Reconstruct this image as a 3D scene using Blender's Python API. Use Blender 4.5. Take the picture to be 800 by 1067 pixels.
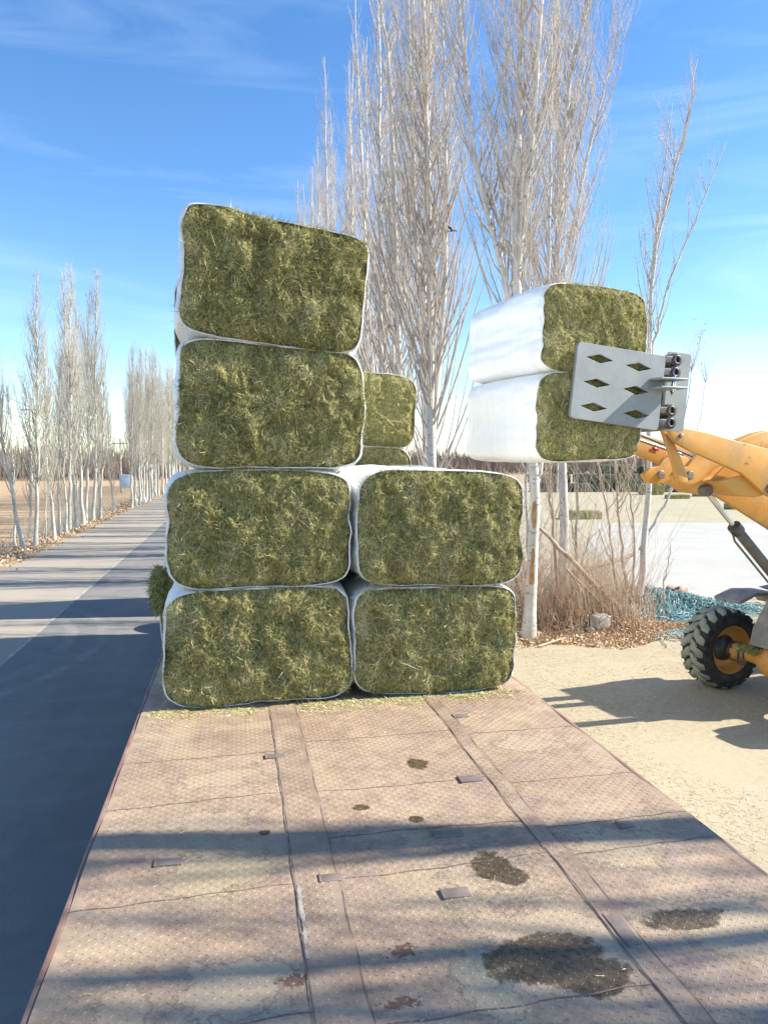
import bpy, bmesh, math
import numpy as np
from mathutils import Vector, Matrix
R = math.radians
scene = bpy.context.scene
for o in list(bpy.data.objects): bpy.data.objects.remove(o)
COL = scene.collection

# ------------------------------------------------------------------ camera, sky, sun, exposure
CAMZ, BED = 2.85, 1.30
cam = bpy.data.cameras.new('camera'); co = bpy.data.objects.new('camera', cam); COL.objects.link(co)
cam.sensor_fit = 'VERTICAL'; cam.sensor_height = 36; cam.lens = 27.02
cam.clip_start = 0.05; cam.clip_end = 3000
co.location = (0, 0, CAMZ); co.rotation_euler = (R(90-3.82), 0, R(-10.95))
scene.camera = co
SUN_EL, SUN_AZ = 37.0, 95.5           # azimuth from +Y towards +X
w = bpy.data.worlds.new('World'); scene.world = w; w.use_nodes = True
nt = w.node_tree; nt.nodes.clear()
out = nt.nodes.new('ShaderNodeOutputWorld'); bg = nt.nodes.new('ShaderNodeBackground')
sky = nt.nodes.new('ShaderNodeTexSky'); sky.sky_type = 'NISHITA'; sky.sun_disc = False
sky.sun_elevation = R(SUN_EL); sky.sun_rotation = R(SUN_AZ); sky.altitude = 1000
sky.air_density = 1.0; sky.dust_density = 0.35; sky.ozone_density = 1.6
geo = nt.nodes.new('ShaderNodeTexCoord')
mp = nt.nodes.new('ShaderNodeMapping'); mp.inputs['Rotation'].default_value = (0.12, 0.35, 0.5); mp.inputs['Scale'].default_value = (1.2, 2.0, 9.0)
ns = nt.nodes.new('ShaderNodeTexNoise'); ns.inputs['Scale'].default_value = 1.5; ns.inputs['Detail'].default_value = 7; ns.inputs['Roughness'].default_value = 0.55; ns.inputs['Distortion'].default_value = 0.8
cr = nt.nodes.new('ShaderNodeMapRange'); cr.inputs[1].default_value = 0.46; cr.inputs[2].default_value = 0.80; cr.inputs[3].default_value = 0; cr.inputs[4].default_value = 0.17
mx = nt.nodes.new('ShaderNodeMix'); mx.data_type = 'RGBA'; mx.inputs[7].default_value = (6.6, 7.4, 8.6, 1)
hs = nt.nodes.new('ShaderNodeHueSaturation'); hs.inputs['Saturation'].default_value = 1.25; hs.inputs['Hue'].default_value = 0.503
l = nt.links.new
l(geo.outputs['Generated'], mp.inputs[0]); l(mp.outputs[0], ns.inputs['Vector']); l(ns.outputs['Fac'], cr.inputs[0])
l(sky.outputs[0], hs.inputs['Color']); l(hs.outputs[0], mx.inputs[6]); l(cr.outputs[0], mx.inputs[0])
l(mx.outputs[2], bg.inputs[0]); bg.inputs[1].default_value = 0.105; l(bg.outputs[0], out.inputs[0])
sl = bpy.data.lights.new('sun', 'SUN'); sl.energy = 4.0; sl.angle = R(0.5); sl.color = (1.0, 0.94, 0.84)
so = bpy.data.objects.new('sun', sl); COL.objects.link(so)
sd = Vector((math.cos(R(SUN_EL))*math.sin(R(SUN_AZ)), math.cos(R(SUN_EL))*math.cos(R(SUN_AZ)), math.sin(R(SUN_EL))))
so.rotation_euler = sd.to_track_quat('Z', 'Y').to_euler(); so.location = (30, 0, 40)
scene.view_settings.view_transform = 'Standard'; scene.view_settings.look = 'None'
scene.view_settings.exposure = 1.33; scene.view_settings.gamma = 1

# ------------------------------------------------------------------ helpers
def rng(s): return np.random.default_rng(s)

def vnoise(p, seed=0):
    """value noise on (n,3) points, 0..1"""
    i = np.floor(p).astype(np.int64); f = p - i; f = f*f*(3-2*f)
    def h(ix, iy, iz):
        n = (ix*374761393 + iy*668265263 + iz*2147483647 + seed*974711) & 0xffffffff
        n = ((n ^ (n >> 13))*1274126177) & 0xffffffff
        n = ((n ^ (n >> 16))*2246822519) & 0xffffffff
        return ((n ^ (n >> 15)) & 0xffff)/65535.0
    r = 0
    for dx in (0, 1):
        for dy in (0, 1):
            for dz in (0, 1):
                wgt = (f[:, 0] if dx else 1-f[:, 0])*(f[:, 1] if dy else 1-f[:, 1])*(f[:, 2] if dz else 1-f[:, 2])
                r = r + wgt*h(i[:, 0]+dx, i[:, 1]+dy, i[:, 2]+dz)
    return r
def fbm(p, seed=0, oct=4):
    r, a, t = 0, 1, 0
    for k in range(oct):
        r = r + a*vnoise(p*2.03**k + 17.3*k, seed+k); t += a; a *= 0.5
    return r/t

class MB:
    def __init__(s): s.v = []; s.f = []; s.n = 0; s.m = []; s.t = []
    def add(s, V, F, mat=0, tone=None):
        V = np.asarray(V, float).reshape(-1, 3); s.v.append(V)
        F = [np.asarray(f)+s.n for f in F] if not isinstance(F, np.ndarray) else F+s.n
        s.f.append(F); k = len(F); s.m.append(np.full(k, mat)); s.t.append(np.full(k, 0.5) if tone is None else np.broadcast_to(tone, k))
        s.n += len(V); return s
    def box(s, c, d, rz=0, ry=0, mat=0, rx=0):
        x, y, z = d[0]/2, d[1]/2, d[2]/2
        V = np.array([(-x,-y,-z),(x,-y,-z),(x,y,-z),(-x,y,-z),(-x,-y,z),(x,-y,z),(x,y,z),(-x,y,z)])
        M = np.array((Matrix.Rotation(rz, 3, 'Z') @ Matrix.Rotation(ry, 3, 'Y') @ Matrix.Rotation(rx, 3, 'X')))
        return s.add(V@M.T+np.array(c), np.array([(0,3,2,1),(4,5,6,7),(0,1,5,4),(1,2,6,5),(2,3,7,6),(3,0,4,7)]), mat)
    def prism(s, poly, b0, b1, mat=0):
        """poly in (x,z), extruded along y"""
        n = len(poly); V = [(x, b0, z) for x, z in poly]+[(x, b1, z) for x, z in poly]
        area = sum(poly[i][0]*poly[(i+1) % n][1]-poly[(i+1) % n][0]*poly[i][1] for i in range(n))
        F = [list(range(n)), list(range(2*n-1, n-1, -1))]+[[i, i+n, (i+1) % n+n, (i+1) % n] for i in range(n)]
        if area < 0: F = [f[::-1] for f in F]
        return s.add(V, F, mat)
    def tube(s, pts, rad, sides=8, mat=0, caps=True, tone=None):
        P = np.asarray(pts, float); n = len(P); rad = np.broadcast_to(np.asarray(rad, float), n)
        T = np.gradient(P, axis=0); T /= np.linalg.norm(T, axis=1)[:, None]+1e-12
        ref = np.array([1., 0, 0]) if abs(T[0][0]) < 0.7 else np.array([0, 1., 0])
        U = np.cross(T, ref); U /= np.linalg.norm(U, axis=1)[:, None]+1e-12; W = np.cross(T, U)
        a = np.arange(sides)*2*math.pi/sides
        V = P[:, None]+rad[:, None, None]*(U[:, None]*np.cos(a)[None, :, None]+W[:, None]*np.sin(a)[None, :, None])
        i = np.arange(n-1)[:, None]*sides; j = np.arange(sides)[None]; k = (j+1) % sides
        F = np.stack([i+j, i+k, i+sides+k, i+sides+j], -1).reshape(-1, 4)
        s.add(V.reshape(-1, 3), F, mat, tone)
        if caps:
            s.add(V[0], [list(range(sides))[::-1]], mat, tone); s.add(V[-1], [list(range(sides))], mat, tone)
        return s
    def lathe(s, prof, c, axis='y', n=48, mat=0):
        """prof list of (offset along axis, radius)"""
        prof = np.array(prof); a = np.arange(n)*2*math.pi/n; k = len(prof)
        o = prof[:, 0][:, None]+0*a[None]; rr = prof[:, 1][:, None]
        if axis == 'y': V = np.stack([rr*np.cos(a), o, rr*np.sin(a)], -1)
        elif axis == 'x': V = np.stack([o, rr*np.cos(a), rr*np.sin(a)], -1)
        else: V = np.stack([rr*np.cos(a), rr*np.sin(a), o], -1)
        i = np.arange(k-1)[:, None]*n; j = np.arange(n)[None]; q = (j+1) % n
        return s.add(V.reshape(-1, 3)+np.array(c), np.stack([i+j, i+q, i+n+q, i+n+j], -1).reshape(-1, 4), mat)
    def quads(s, V, mat=0, tone=None):
        """V (n,4,3)"""
        n = len(V); return s.add(V.reshape(-1, 3), np.arange(4*n).reshape(n, 4), mat, tone)
    def tris(s, V, mat=0, tone=None):
        n = len(V); return s.add(V.reshape(-1, 3), np.arange(3*n).reshape(n, 3), mat, tone)
    def mesh(s, name, mats, smooth=False, tone=False, bevel=0):
        me = bpy.data.meshes.new(name); V = np.concatenate(s.v)
        ls, tot, M, T = [], [], np.concatenate(s.m), np.concatenate(s.t)
        for F in s.f:
            if isinstance(F, np.ndarray): ls.append(F.ravel()); tot.append(np.full(len(F), F.shape[1]))
            else:
                for f in F: ls.append(np.asarray(f)); tot.append([len(f)])
        ls = np.concatenate(ls).astype(np.int32); tot = np.concatenate(tot).astype(np.int32)
        me.vertices.add(len(V)); me.vertices.foreach_set('co', V.astype(np.float32).ravel())
        me.loops.add(len(ls)); me.loops.foreach_set('vertex_index', ls)
        me.polygons.add(len(tot)); st = np.concatenate([[0], np.cumsum(tot)[:-1]]).astype(np.int32)
        me.polygons.foreach_set('loop_start', st); me.polygons.foreach_set('loop_total', tot)
        me.polygons.foreach_set('material_index', M.astype(np.int32))
        if smooth: me.polygons.foreach_set('use_smooth', np.ones(len(tot), bool))
        if tone:
            at = me.attributes.new('tone', 'FLOAT', 'FACE'); at.data.foreach_set('value', T.astype(np.float32))
        for m in (mats if isinstance(mats, (list, tuple)) else [mats]): me.materials.append(m)
        me.update(calc_edges=True)
        if bevel:
            bm = bmesh.new(); bm.from_mesh(me); bmesh.ops.remove_doubles(bm, verts=bm.verts, dist=1e-5)
            bmesh.ops.recalc_face_normals(bm, faces=bm.faces)
            ed = [e for e in bm.edges if len(e.link_faces) == 2 and e.calc_face_angle(0) > 0.5]
            bmesh.ops.bevel(bm, geom=ed, offset=bevel, segments=2, profile=0.6, affect='EDGES', clamp_overlap=True)
            bm.to_mesh(me); bm.free()
        return me
def link(name, me, parent=None, loc=None):
    o = bpy.data.objects.new(name, me); COL.objects.link(o)
    if parent: o.parent = parent
    if loc: o.location = loc
    return o
def obj(name, mb, mats, parent=None, smooth=False, tone=False, bevel=0):
    return link(name, mb.mesh(name, mats, smooth, tone, bevel), parent)
def tag(o, label, cat, group=None):
    o['label'] = label; o['category'] = cat
    if group: o['group'] = group
    return o
def kind(o, k, label=None, cat=None):
    o['kind'] = k
    if label: o['label'] = label
    if cat: o['category'] = cat
    return o
def thing(name, label, cat, loc=(0, 0, 0), rz=0, group=None):
    o = bpy.data.objects.new(name, None); COL.objects.link(o); o.location = loc; o.rotation_euler = (0, 0, rz)
    o.empty_display_size = 0.2
    return tag(o, label, cat, group)
def dup(root, loc, rz=0, scale=1, label=None, group=None):
    def cp(o, par):
        c = o.copy(); COL.objects.link(c)
        if par: c.parent = par
        for ch in o.children: cp(ch, c)
        return c
    r = cp(root, None); r.location = loc
    r.rotation_euler = (0, 0, rz)
    r.scale = (scale,)*3 if not isinstance(scale, tuple) else scale
    if label: r['label'] = label
    if group: r['group'] = group
    return r

ORD = ['first', 'second', 'third', 'fourth', 'fifth', 'sixth', 'seventh', 'eighth', 'ninth', 'tenth', 'eleventh', 'twelfth', 'thirteenth', 'fourteenth', 'fifteenth', 'sixteenth', 'seventeenth', 'eighteenth', 'nineteenth']
def ordn(n):
    if n < 19: return ORD[n]
    t, u = divmod(n+1, 10); return ({2: 'twentieth', 3: 'thirtieth', 4: 'fortieth', 5: 'fiftieth'}[t] if u == 0 else {2: 'twenty', 3: 'thirty', 4: 'forty', 5: 'fifty'}[t]+'-'+ORD[u-1])
# ------------------------------------------------------------------ materials
class NM:
    def __init__(s, name, rough=0.8, metal=0.0, spec=0.5):
        s.m = bpy.data.materials.new(name); s.m.use_nodes = True; s.t = s.m.node_tree
        s.b = s.t.nodes['Principled BSDF']; s.b.inputs['Roughness'].default_value = rough
        s.b.inputs['Metallic'].default_value = metal; s.b.inputs['Specular IOR Level'].default_value = spec
        s.co = s.t.nodes.new('ShaderNodeTexCoord').outputs['Object']
    def n(s, t): return s.t.nodes.new(t)
    def lk(s, a, b): s.t.links.new(a, b)
    def val(s, inp, v):
        if hasattr(v, 'is_linked') or isinstance(v, bpy.types.NodeSocket): s.lk(v, inp)
        else: inp.default_value = v
    def map(s, sc=(1, 1, 1), rot=(0, 0, 0), loc=(0, 0, 0), co=None):
        m = s.n('ShaderNodeMapping'); s.lk(co or s.co, m.inputs[0]); m.inputs['Scale'].default_value = sc; m.inputs['Rotation'].default_value = rot; m.inputs['Location'].default_value = loc
        return m.outputs[0]
    def noise(s, scale, detail=4, rough=0.5, co=None, dist=0):
        m = s.n('ShaderNodeTexNoise'); s.lk(co or s.co, m.inputs['Vector']); m.inputs['Scale'].default_value = scale
        m.inputs['Detail'].default_value = detail; m.inputs['Roughness'].default_value = rough; m.inputs['Distortion'].default_value = dist
        return m.outputs['Fac']
    def ramp(s, f, a, b, lo=0., hi=1.):
        m = s.n('ShaderNodeMapRange'); s.lk(f, m.inputs[0]); m.inputs[1].default_value = a; m.inputs[2].default_value = b
        m.inputs[3].default_value = lo; m.inputs[4].default_value = hi; return m.outputs[0]
    def mix(s, f, a, b):
        m = s.n('ShaderNodeMix'); m.data_type = 'RGBA'; s.val(m.inputs[0], f)
        for i, c in ((6, a), (7, b)): s.val(m.inputs[i], c if isinstance(c, bpy.types.NodeSocket) else (*c, 1))
        return m.outputs[2]
    def math(s, op, a, b=0.0):
        m = s.n('ShaderNodeMath'); m.operation = op; s.val(m.inputs[0], a); s.val(m.inputs[1], b); return m.outputs[0]
    def attr(s, name):
        m = s.n('ShaderNodeAttribute'); m.attribute_name = name; return m.outputs['Fac']
    def rnd(s): return s.n('ShaderNodeObjectInfo').outputs['Random']
    def sep(s):
        m = s.n('ShaderNodeSeparateXYZ'); s.lk(s.co, m.inputs[0]); return m.outputs
    def bump(s, h, strength=0.5, dist=0.01):
        m = s.n('ShaderNodeBump'); s.lk(h, m.inputs['Height']); m.inputs['Strength'].default_value = strength; m.inputs['Distance'].default_value = dist
        s.lk(m.outputs[0], s.b.inputs['Normal'])
    def color(s, c): s.val(s.b.inputs['Base Color'], c if isinstance(c, bpy.types.NodeSocket) else (*c, 1)); return s
    def ellipse(s, cx, cy, rx, ry, nz, wob=0.5, soft=0.12):
        X, Y, _ = s.sepc
        dx = s.math('DIVIDE', s.math('SUBTRACT', X, cx), rx); dy = s.math('DIVIDE', s.math('SUBTRACT', Y, cy), ry)
        d = s.math('SQRT', s.math('ADD', s.math('MULTIPLY', dx, dx), s.math('MULTIPLY', dy, dy)))
        d = s.math('ADD', d, s.math('MULTIPLY', s.math('SUBTRACT', nz, 0.5), wob))
        return s.ramp(d, 1-soft, 1+soft, 1, 0), d

def two(name, a, b, sc=4, rough=0.7, metal=0, detail=5, lo=0.35, hi=0.65, bs=0.3, bd=0.003, bsc=None, spec=0.5):
    m = NM(name, rough, metal, spec); f = m.noise(sc, detail); m.color(m.mix(m.ramp(f, lo, hi), a, b))
    m.bump(m.noise(bsc or sc*6, 4), bs, bd); return m.m

# hay
def hay_mats():
    m = NM('hay_strand', 0.75, spec=0.25); t = m.attr('tone')
    r = m.n('ShaderNodeValToRGB'); m.lk(t, r.inputs[0]); e = r.color_ramp.elements
    e[0].position = 0.0; e[0].color = (0.10, 0.105, 0.04, 1); e[1].position = 1.0; e[1].color = (0.84, 0.77, 0.52, 1)
    for p, c in ((0.3, (0.34, 0.315, 0.11, 1)), (0.55, (0.56, 0.515, 0.20, 1)), (0.8, (0.76, 0.70, 0.40, 1))):
        k = e.new(p); k.color = c
    m.color(r.outputs[0])
    m2 = NM('hay_body', 0.9, spec=0.15); f = m2.noise(70, 6, 0.7, co=m2.map((1, 1, 0.35))); g = m2.noise(6, 4)
    c = m2.mix(m2.ramp(f, 0.3, 0.72), (0.10, 0.095, 0.035), (0.53, 0.485, 0.19))
    c = m2.mix(m2.ramp(g, 0.55, 0.75, 0, 0.6), c, (0.33, 0.23, 0.11)); m2.color(c)
    m2.bump(f, 1.0, 0.012); return m.m, m2.m
HAY, HAYB = hay_mats()
def wrap_mat():
    m = NM('white_stretch_wrap', 0.32, spec=0.4)
    y = m.noise(3.0, 5, co=m.map((1, 9, 1))); z = m.noise(26, 3, co=m.map((1, 4, 1)))
    c = m.mix(m.ramp(y, 0.3, 0.7), (0.80, 0.81, 0.78), (0.86, 0.865, 0.85))
    c = m.mix(m.ramp(m.noise(2.2, 5), 0.56, 0.75, 0, 0.4), c, (0.60, 0.58, 0.48)); wv = m.noise(7, 2, co=m.map((.05, 6, .05))); c = m.mix(m.ramp(wv, 0.60, 0.64, 0, 0.18), c, (0.60, 0.62, 0.60)); m.color(c)
    z2 = m.noise(9, 5, .65, co=m.map((1, 14, 1), rot=(0, 0, .12))); h = m.math('ADD', m.math('ADD', y, m.math('MULTIPLY', z, 0.3)), m.math('MULTIPLY', z2, .5)); m.bump(h, 0.32, 0.012)
    m.b.inputs['Subsurface Weight'].default_value = 0.0
    return m.m
WRAP = wrap_mat()
def bark_mat(name, a, b, knot, sc=1.0):
    m = NM(name, 0.8, spec=0.2); f = m.noise(5*sc, 5, co=m.map((1, 1, 0.6)))
    k = m.noise(7*sc, 4, 0.6, co=m.map((1, 1, 3.0))); c = m.mix(m.ramp(f, 0.35, 0.65), a, b)
    c = m.mix(m.ramp(k, 0.60, 0.68, 0, 0.85), c, knot); m.color(c); m.bump(k, 0.5, 0.01); return m.m
BARKW = bark_mat('white_poplar_bark', (0.66, 0.64, 0.58), (0.50, 0.48, 0.42), (0.12, 0.10, 0.08))
BARKG = bark_mat('grey_poplar_bark', (0.60, 0.58, 0.50), (0.46, 0.44, 0.37), (0.10, 0.09, 0.07))
TWIG = two('poplar_twig_bark', (0.58, 0.52, 0.45), (0.41, 0.35, 0.295), 3, 0.85)
TWIGG = two('grey_twig_bark', (0.54, 0.51, 0.42), (0.38, 0.35, 0.28), 3, 0.85)
BROWNW = two('dry_brown_wood', (0.40, 0.29, 0.20), (0.24, 0.16, 0.11), 8, 0.9)
DRYST = two('dry_stem_bark', (0.56, 0.44, 0.32), (0.38, 0.28, 0.19), 3, 0.9)

YEL = NM('loader_yellow_paint', 0.42, spec=0.5)
_f = YEL.noise(3, 6, 0.6); _g = YEL.noise(14, 5, 0.7)
_c = YEL.mix(YEL.ramp(_f, 0.4, 0.65), (0.66, 0.325, 0.055), (0.60, 0.29, 0.055))
_c = YEL.mix(YEL.ramp(_g, 0.50, 0.72, 0, 0.6), _c, (0.46, 0.35, 0.19)); _c = YEL.mix(YEL.ramp(YEL.noise(2.4, 7, .7, co=YEL.map(loc=(5, 1, 2))), .52, .66, 0, .55), _c, (0.36, 0.24, 0.12)); _c = YEL.mix(YEL.ramp(YEL.noise(30, 3, .7, co=YEL.map((.15, 1, 1), rot=(0, .5, 0))), .68, .74, 0, .6), _c, (0.22, 0.15, 0.10))
_c = YEL.mix(YEL.ramp(YEL.noise(5, 8, 0.75), 0.60, 0.66, 0, 0.8), _c, (0.10, 0.06, 0.035)); YEL.color(_c)
YEL.lk(YEL.ramp(_g, 0.4, 0.7, 0.38, 0.75), YEL.b.inputs['Roughness']); YEL.bump(_g, 0.15, 0.003); YEL = YEL.m
_m = NM('galvanised_grey_steel', 0.55, 0.2); _c = _m.mix(_m.ramp(_m.noise(4, 6, .65), .3, .7), (0.32, 0.345, 0.335), (0.23, 0.25, 0.255))
_c = _m.mix(_m.ramp(_m.noise(9, 7, .75, co=_m.map((1, 1, .35))), .56, .72, 0, .5), _c, (0.36, 0.36, 0.31)); _c = _m.mix(_m.ramp(_m.noise(16, 5, .7, co=_m.map(loc=(4, 4, 1))), .64, .70, 0, .6), _c, (0.14, 0.12, 0.10)); _m.color(_c); _m.bump(_m.noise(40, 3), .12, .002); STEEL = _m.m
DSTEEL = two('dark_greased_steel', (0.06, 0.06, 0.065), (0.14, 0.13, 0.12), 12, 0.45, 0.4)
CHROME = two('chrome_rod', (0.6, 0.6, 0.6), (0.5, 0.5, 0.5), 5, 0.15, 1.0, bs=0.0)
DPIN = two('worn_pin_steel', (0.40, 0.38, 0.34), (0.20, 0.16, 0.11), 14, 0.45, 0.6)
CYL = two('dusty_cylinder_paint', (0.16, 0.14, 0.11), (0.10, 0.09, 0.075), 10, 0.6)
TYRE = two('black_tyre_rubber', (0.022, 0.022, 0.022), (0.05, 0.048, 0.042), 9, 0.8)
TREAD = two('dusty_tyre_tread', (0.36, 0.37, 0.28), (0.26, 0.27, 0.20), 7, 0.9)
BLUEF = two('dirty_blue_grey_frame_paint', (0.07, 0.09, 0.12), (0.16, 0.15, 0.13), 6, 0.6)
GLASS = two('dark_cab_glass', (0.02, 0.025, 0.03), (0.03, 0.035, 0.04), 2, 0.08, bs=0.0)
REDP = two('red_paint', (0.42, 0.03, 0.02), (0.36, 0.03, 0.02), 4, 0.4)
BLACK = two('black_plastic', (0.02, 0.02, 0.02), (0.04, 0.04, 0.04), 6, 0.6)

# ------------------------------------------------------------------ ground, road, pads
def sheet(name, poly, z, mat, label=None):
    me = bpy.data.meshes.new(name); me.from_pydata([(x, y, z) for x, y in poly], [], [list(range(len(poly)))]); me.materials.append(mat)
    o = link(name, me); kind(o, 'structure'); return o
def soil(name, a, b, c, sc=1.0):
    m = NM(name, 0.95, spec=0.1); f = m.noise(0.6*sc, 6, 0.6); g = m.noise(14*sc, 6, 0.7); h = m.noise(60*sc, 4, 0.7, co=m.map((1, 2.5, 1), rot=(0, 0, 0.5)))
    k = m.mix(m.ramp(f, 0.35, 0.65), a, b); k = m.mix(m.ramp(g, 0.42, 0.66, 0, 0.6), k, c); k = m.mix(m.ramp(h, 0.55, 0.75, 0, 0.5), k, tuple(x*0.6 for x in c))
    m.color(k); m.bump(m.math('ADD', g, m.math('MULTIPLY', h, 0.4)), 0.5, 0.018); return m.m
G_YARD = soil('straw_strewn_soil', (0.44, 0.38, 0.26), (0.36, 0.30, 0.20), (0.49, 0.43, 0.30))
G_FAR = soil('dry_plain_soil', (0.42, 0.30, 0.19), (0.36, 0.27, 0.17), (0.46, 0.36, 0.24), 0.6)
G_FIELD = soil('pale_stubble_soil', (0.43, 0.385, 0.26), (0.37, 0.325, 0.21), (0.47, 0.425, 0.30), 0.7)
G_LEFT = soil('tan_field_soil', (0.48, 0.33, 0.19), (0.40, 0.27, 0.15), (0.52, 0.39, 0.24), 0.8)
sheet('ground', [(-1500, -400), (1500, -400), (1500, 2600), (-1500, 2600)], 0, G_FAR)
sheet('dirt_yard', [(1.9, -30), (40, -30), (40, 14.6), (26, 60), (1.9, 100)], 0.004, G_YARD)
sheet('stubble_field', [(9, 31), (60, 28), (130, 90), (26, 90), (6.5, 60)], 0.008, G_FIELD)
sheet('left_field', [(-200, -30), (-6.9, -30), (-6.9, 300), (-200, 300)], 0.004, G_LEFT)
cp = NM('pale_concrete_pad', 0.85, spec=0.2); f = cp.noise(0.5, 6, 0.6); g = cp.noise(9, 5, 0.65, co=cp.map((0.3, 2, 1)))
vo = cp.n('ShaderNodeTexVoronoi'); vo.feature = 'DISTANCE_TO_EDGE'; cp.lk(cp.map((.22, .35, 1)), vo.inputs[0]); ck = cp.ramp(vo.outputs[0], 0.0, 0.012, 0.55, 0)
cp.color(cp.mix(ck, cp.mix(cp.ramp(cp.noise(.9, 7, .7, co=cp.map((.3, 1, 1))), .5, .7, 0, .45), cp.mix(cp.ramp(g, 0.5, 0.8, 0, 0.35), cp.mix(cp.ramp(f, 0.3, 0.7), (0.47, 0.46, 0.41), (0.40, 0.39, 0.34)), (0.36, 0.33, 0.27)), (0.47, 0.44, 0.36)), (0.24, 0.22, 0.18))); cp.bump(g, 0.2, 0.01)
pp = [(8.3, 14.3), (9.8, 14.0), (34, 12), (44, 28), (23.9, 31.2), (16.2, 32.6), (11.2, 23.2)]
sheet('concrete_pad', pp, 0.014, cp.m)
# road: asphalt, pale concrete lane, seam and dusty verge
ra = NM('dusty_asphalt', 0.9, spec=0.2); f = ra.noise(0.9, 6, 0.6, co=ra.map((1, 0.25, 1))); g = ra.noise(90, 3, 0.7); 
ring = ra.n('ShaderNodeTexWave'); ring.wave_type = 'RINGS'; ring.rings_direction = 'Z'; ra.lk(ra.map(loc=(2.2, -13.0, 0)), ring.inputs[0]); ring.inputs['Scale'].default_value = 0.33; ring.inputs['Distortion'].default_value = 5; ring.inputs['Detail'].default_value = 3; ring.inputs['Detail Scale'].default_value = 1.2
k = ra.mix(ra.ramp(f, 0.35, 0.7), (0.19, 0.183, 0.17), (0.26, 0.25, 0.225)); k = ra.mix(ra.ramp(ring.outputs['Fac'], 0.90, 1.0, 0, 0.18), k, (0.30, 0.29, 0.27)); k = ra.mix(ra.ramp(g, 0.55, 0.75, 0, 0.6), k, (0.10, 0.10, 0.095)); k = ra.mix(ra.ramp(ra.noise(40, 5, .8), .55, .72, 0, .5), k, (0.36, 0.34, 0.30)); k = ra.mix(ra.ramp(ra.noise(1.6, 7, .7, co=ra.map(loc=(3, 3, 0))), .5, .7, 0, .5), k, (0.145, 0.14, 0.13))
_X, _Y, _ = ra.sep(); _m1 = ra.ramp(ra.noise(1.4, 3, .6), .38, .6); _m2 = ra.noise(30, 3, .7, co=ra.map((1, .2, 1)))
for cx, cy, rad, wd_ in ((-9.0, 3.0, 5.2, .10), (-9.0, 3.0, 5.55, .09), (-9.0, 3.0, 6.5, .13), (-9.0, 3.0, 6.95, .11), (-9.6, 4.6, 7.6, .12), (-7.0, 12.5, 4.4, .12), (-7.0, 12.5, 4.9, .12)):
    _d = ra.math('SQRT', ra.math('ADD', ra.math('POWER', ra.math('ABSOLUTE', ra.math('SUBTRACT', _X, cx)), 2.0), ra.math('POWER', ra.math('ABSOLUTE', ra.math('SUBTRACT', _Y, cy)), 2.0)))
    _d = ra.math('ABSOLUTE', ra.math('SUBTRACT', ra.math('ADD', _d, ra.math('MULTIPLY', _m2, .08)), rad+.04))
    k = ra.mix(ra.math('MULTIPLY', ra.math('MULTIPLY', ra.ramp(_d, wd_*.4, wd_, .38, 0), _m1), ra.ramp(_m2, .3, .6)), k, (0.42, 0.40, 0.36))
ra.color(k); ra.bump(g, 0.5, 0.006)
rl = NM('dusty_concrete_lane', 0.9, spec=0.2); f = rl.noise(0.8, 6, 0.6, co=rl.map((1, 0.3, 1))); g = rl.noise(50, 4, 0.7)
rl.color(rl.mix(rl.ramp(g, 0.5, 0.75, 0, 0.4), rl.mix(rl.ramp(f, 0.3, 0.7), (0.40, 0.345, 0.27), (0.34, 0.30, 0.24)), (0.24, 0.21, 0.17))); rl.bump(g, 0.4, 0.008)
ymax = 420
def lx(y): return -6.25+0.35*vn1(y*0.35)
def vn1(t): return float(vnoise(np.array([[t, 0.3, 0.7]]), 5)[0])-0.5
ys = list(np.arange(-30, 110, 0.8))+[130, 180, 260, ymax]
ed = [(-5.95+0.28*(vn1(y*0.5)+0.6*vn1(y*2.1))+(0.012*(y-40) if y > 40 else 0), y) for y in ys]
def strip(name, A, B, z, mat):
    n = len(A); me = bpy.data.meshes.new(name); me.from_pydata([(x, y, z) for x, y in A]+[(x, y, z) for x, y in B], [], [(k, k+n, k+n+1, k+1) for k in range(n-1)]); me.materials.append(mat); kind(link(name, me), 'structure')
strip('road_lane', ed, [(-3.22, y) for y in ys], 0.008, rl.m)
sheet('road', [(-3.25, -30), (2.2, -30), (2.2, ymax), (-3.25, ymax)], 0.012, ra.m)
SEAM = two('pale_seam_dust', (0.46, 0.42, 0.34), (0.30, 0.28, 0.24), 4, 0.95, lo=0.4, hi=0.6)
strip('road_seam', [(-3.26+0.03*vn1(y*3), y) for y in ys], [(-3.20+0.04*vn1(y*3+50), y) for y in ys], 0.016, SEAM)

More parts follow.
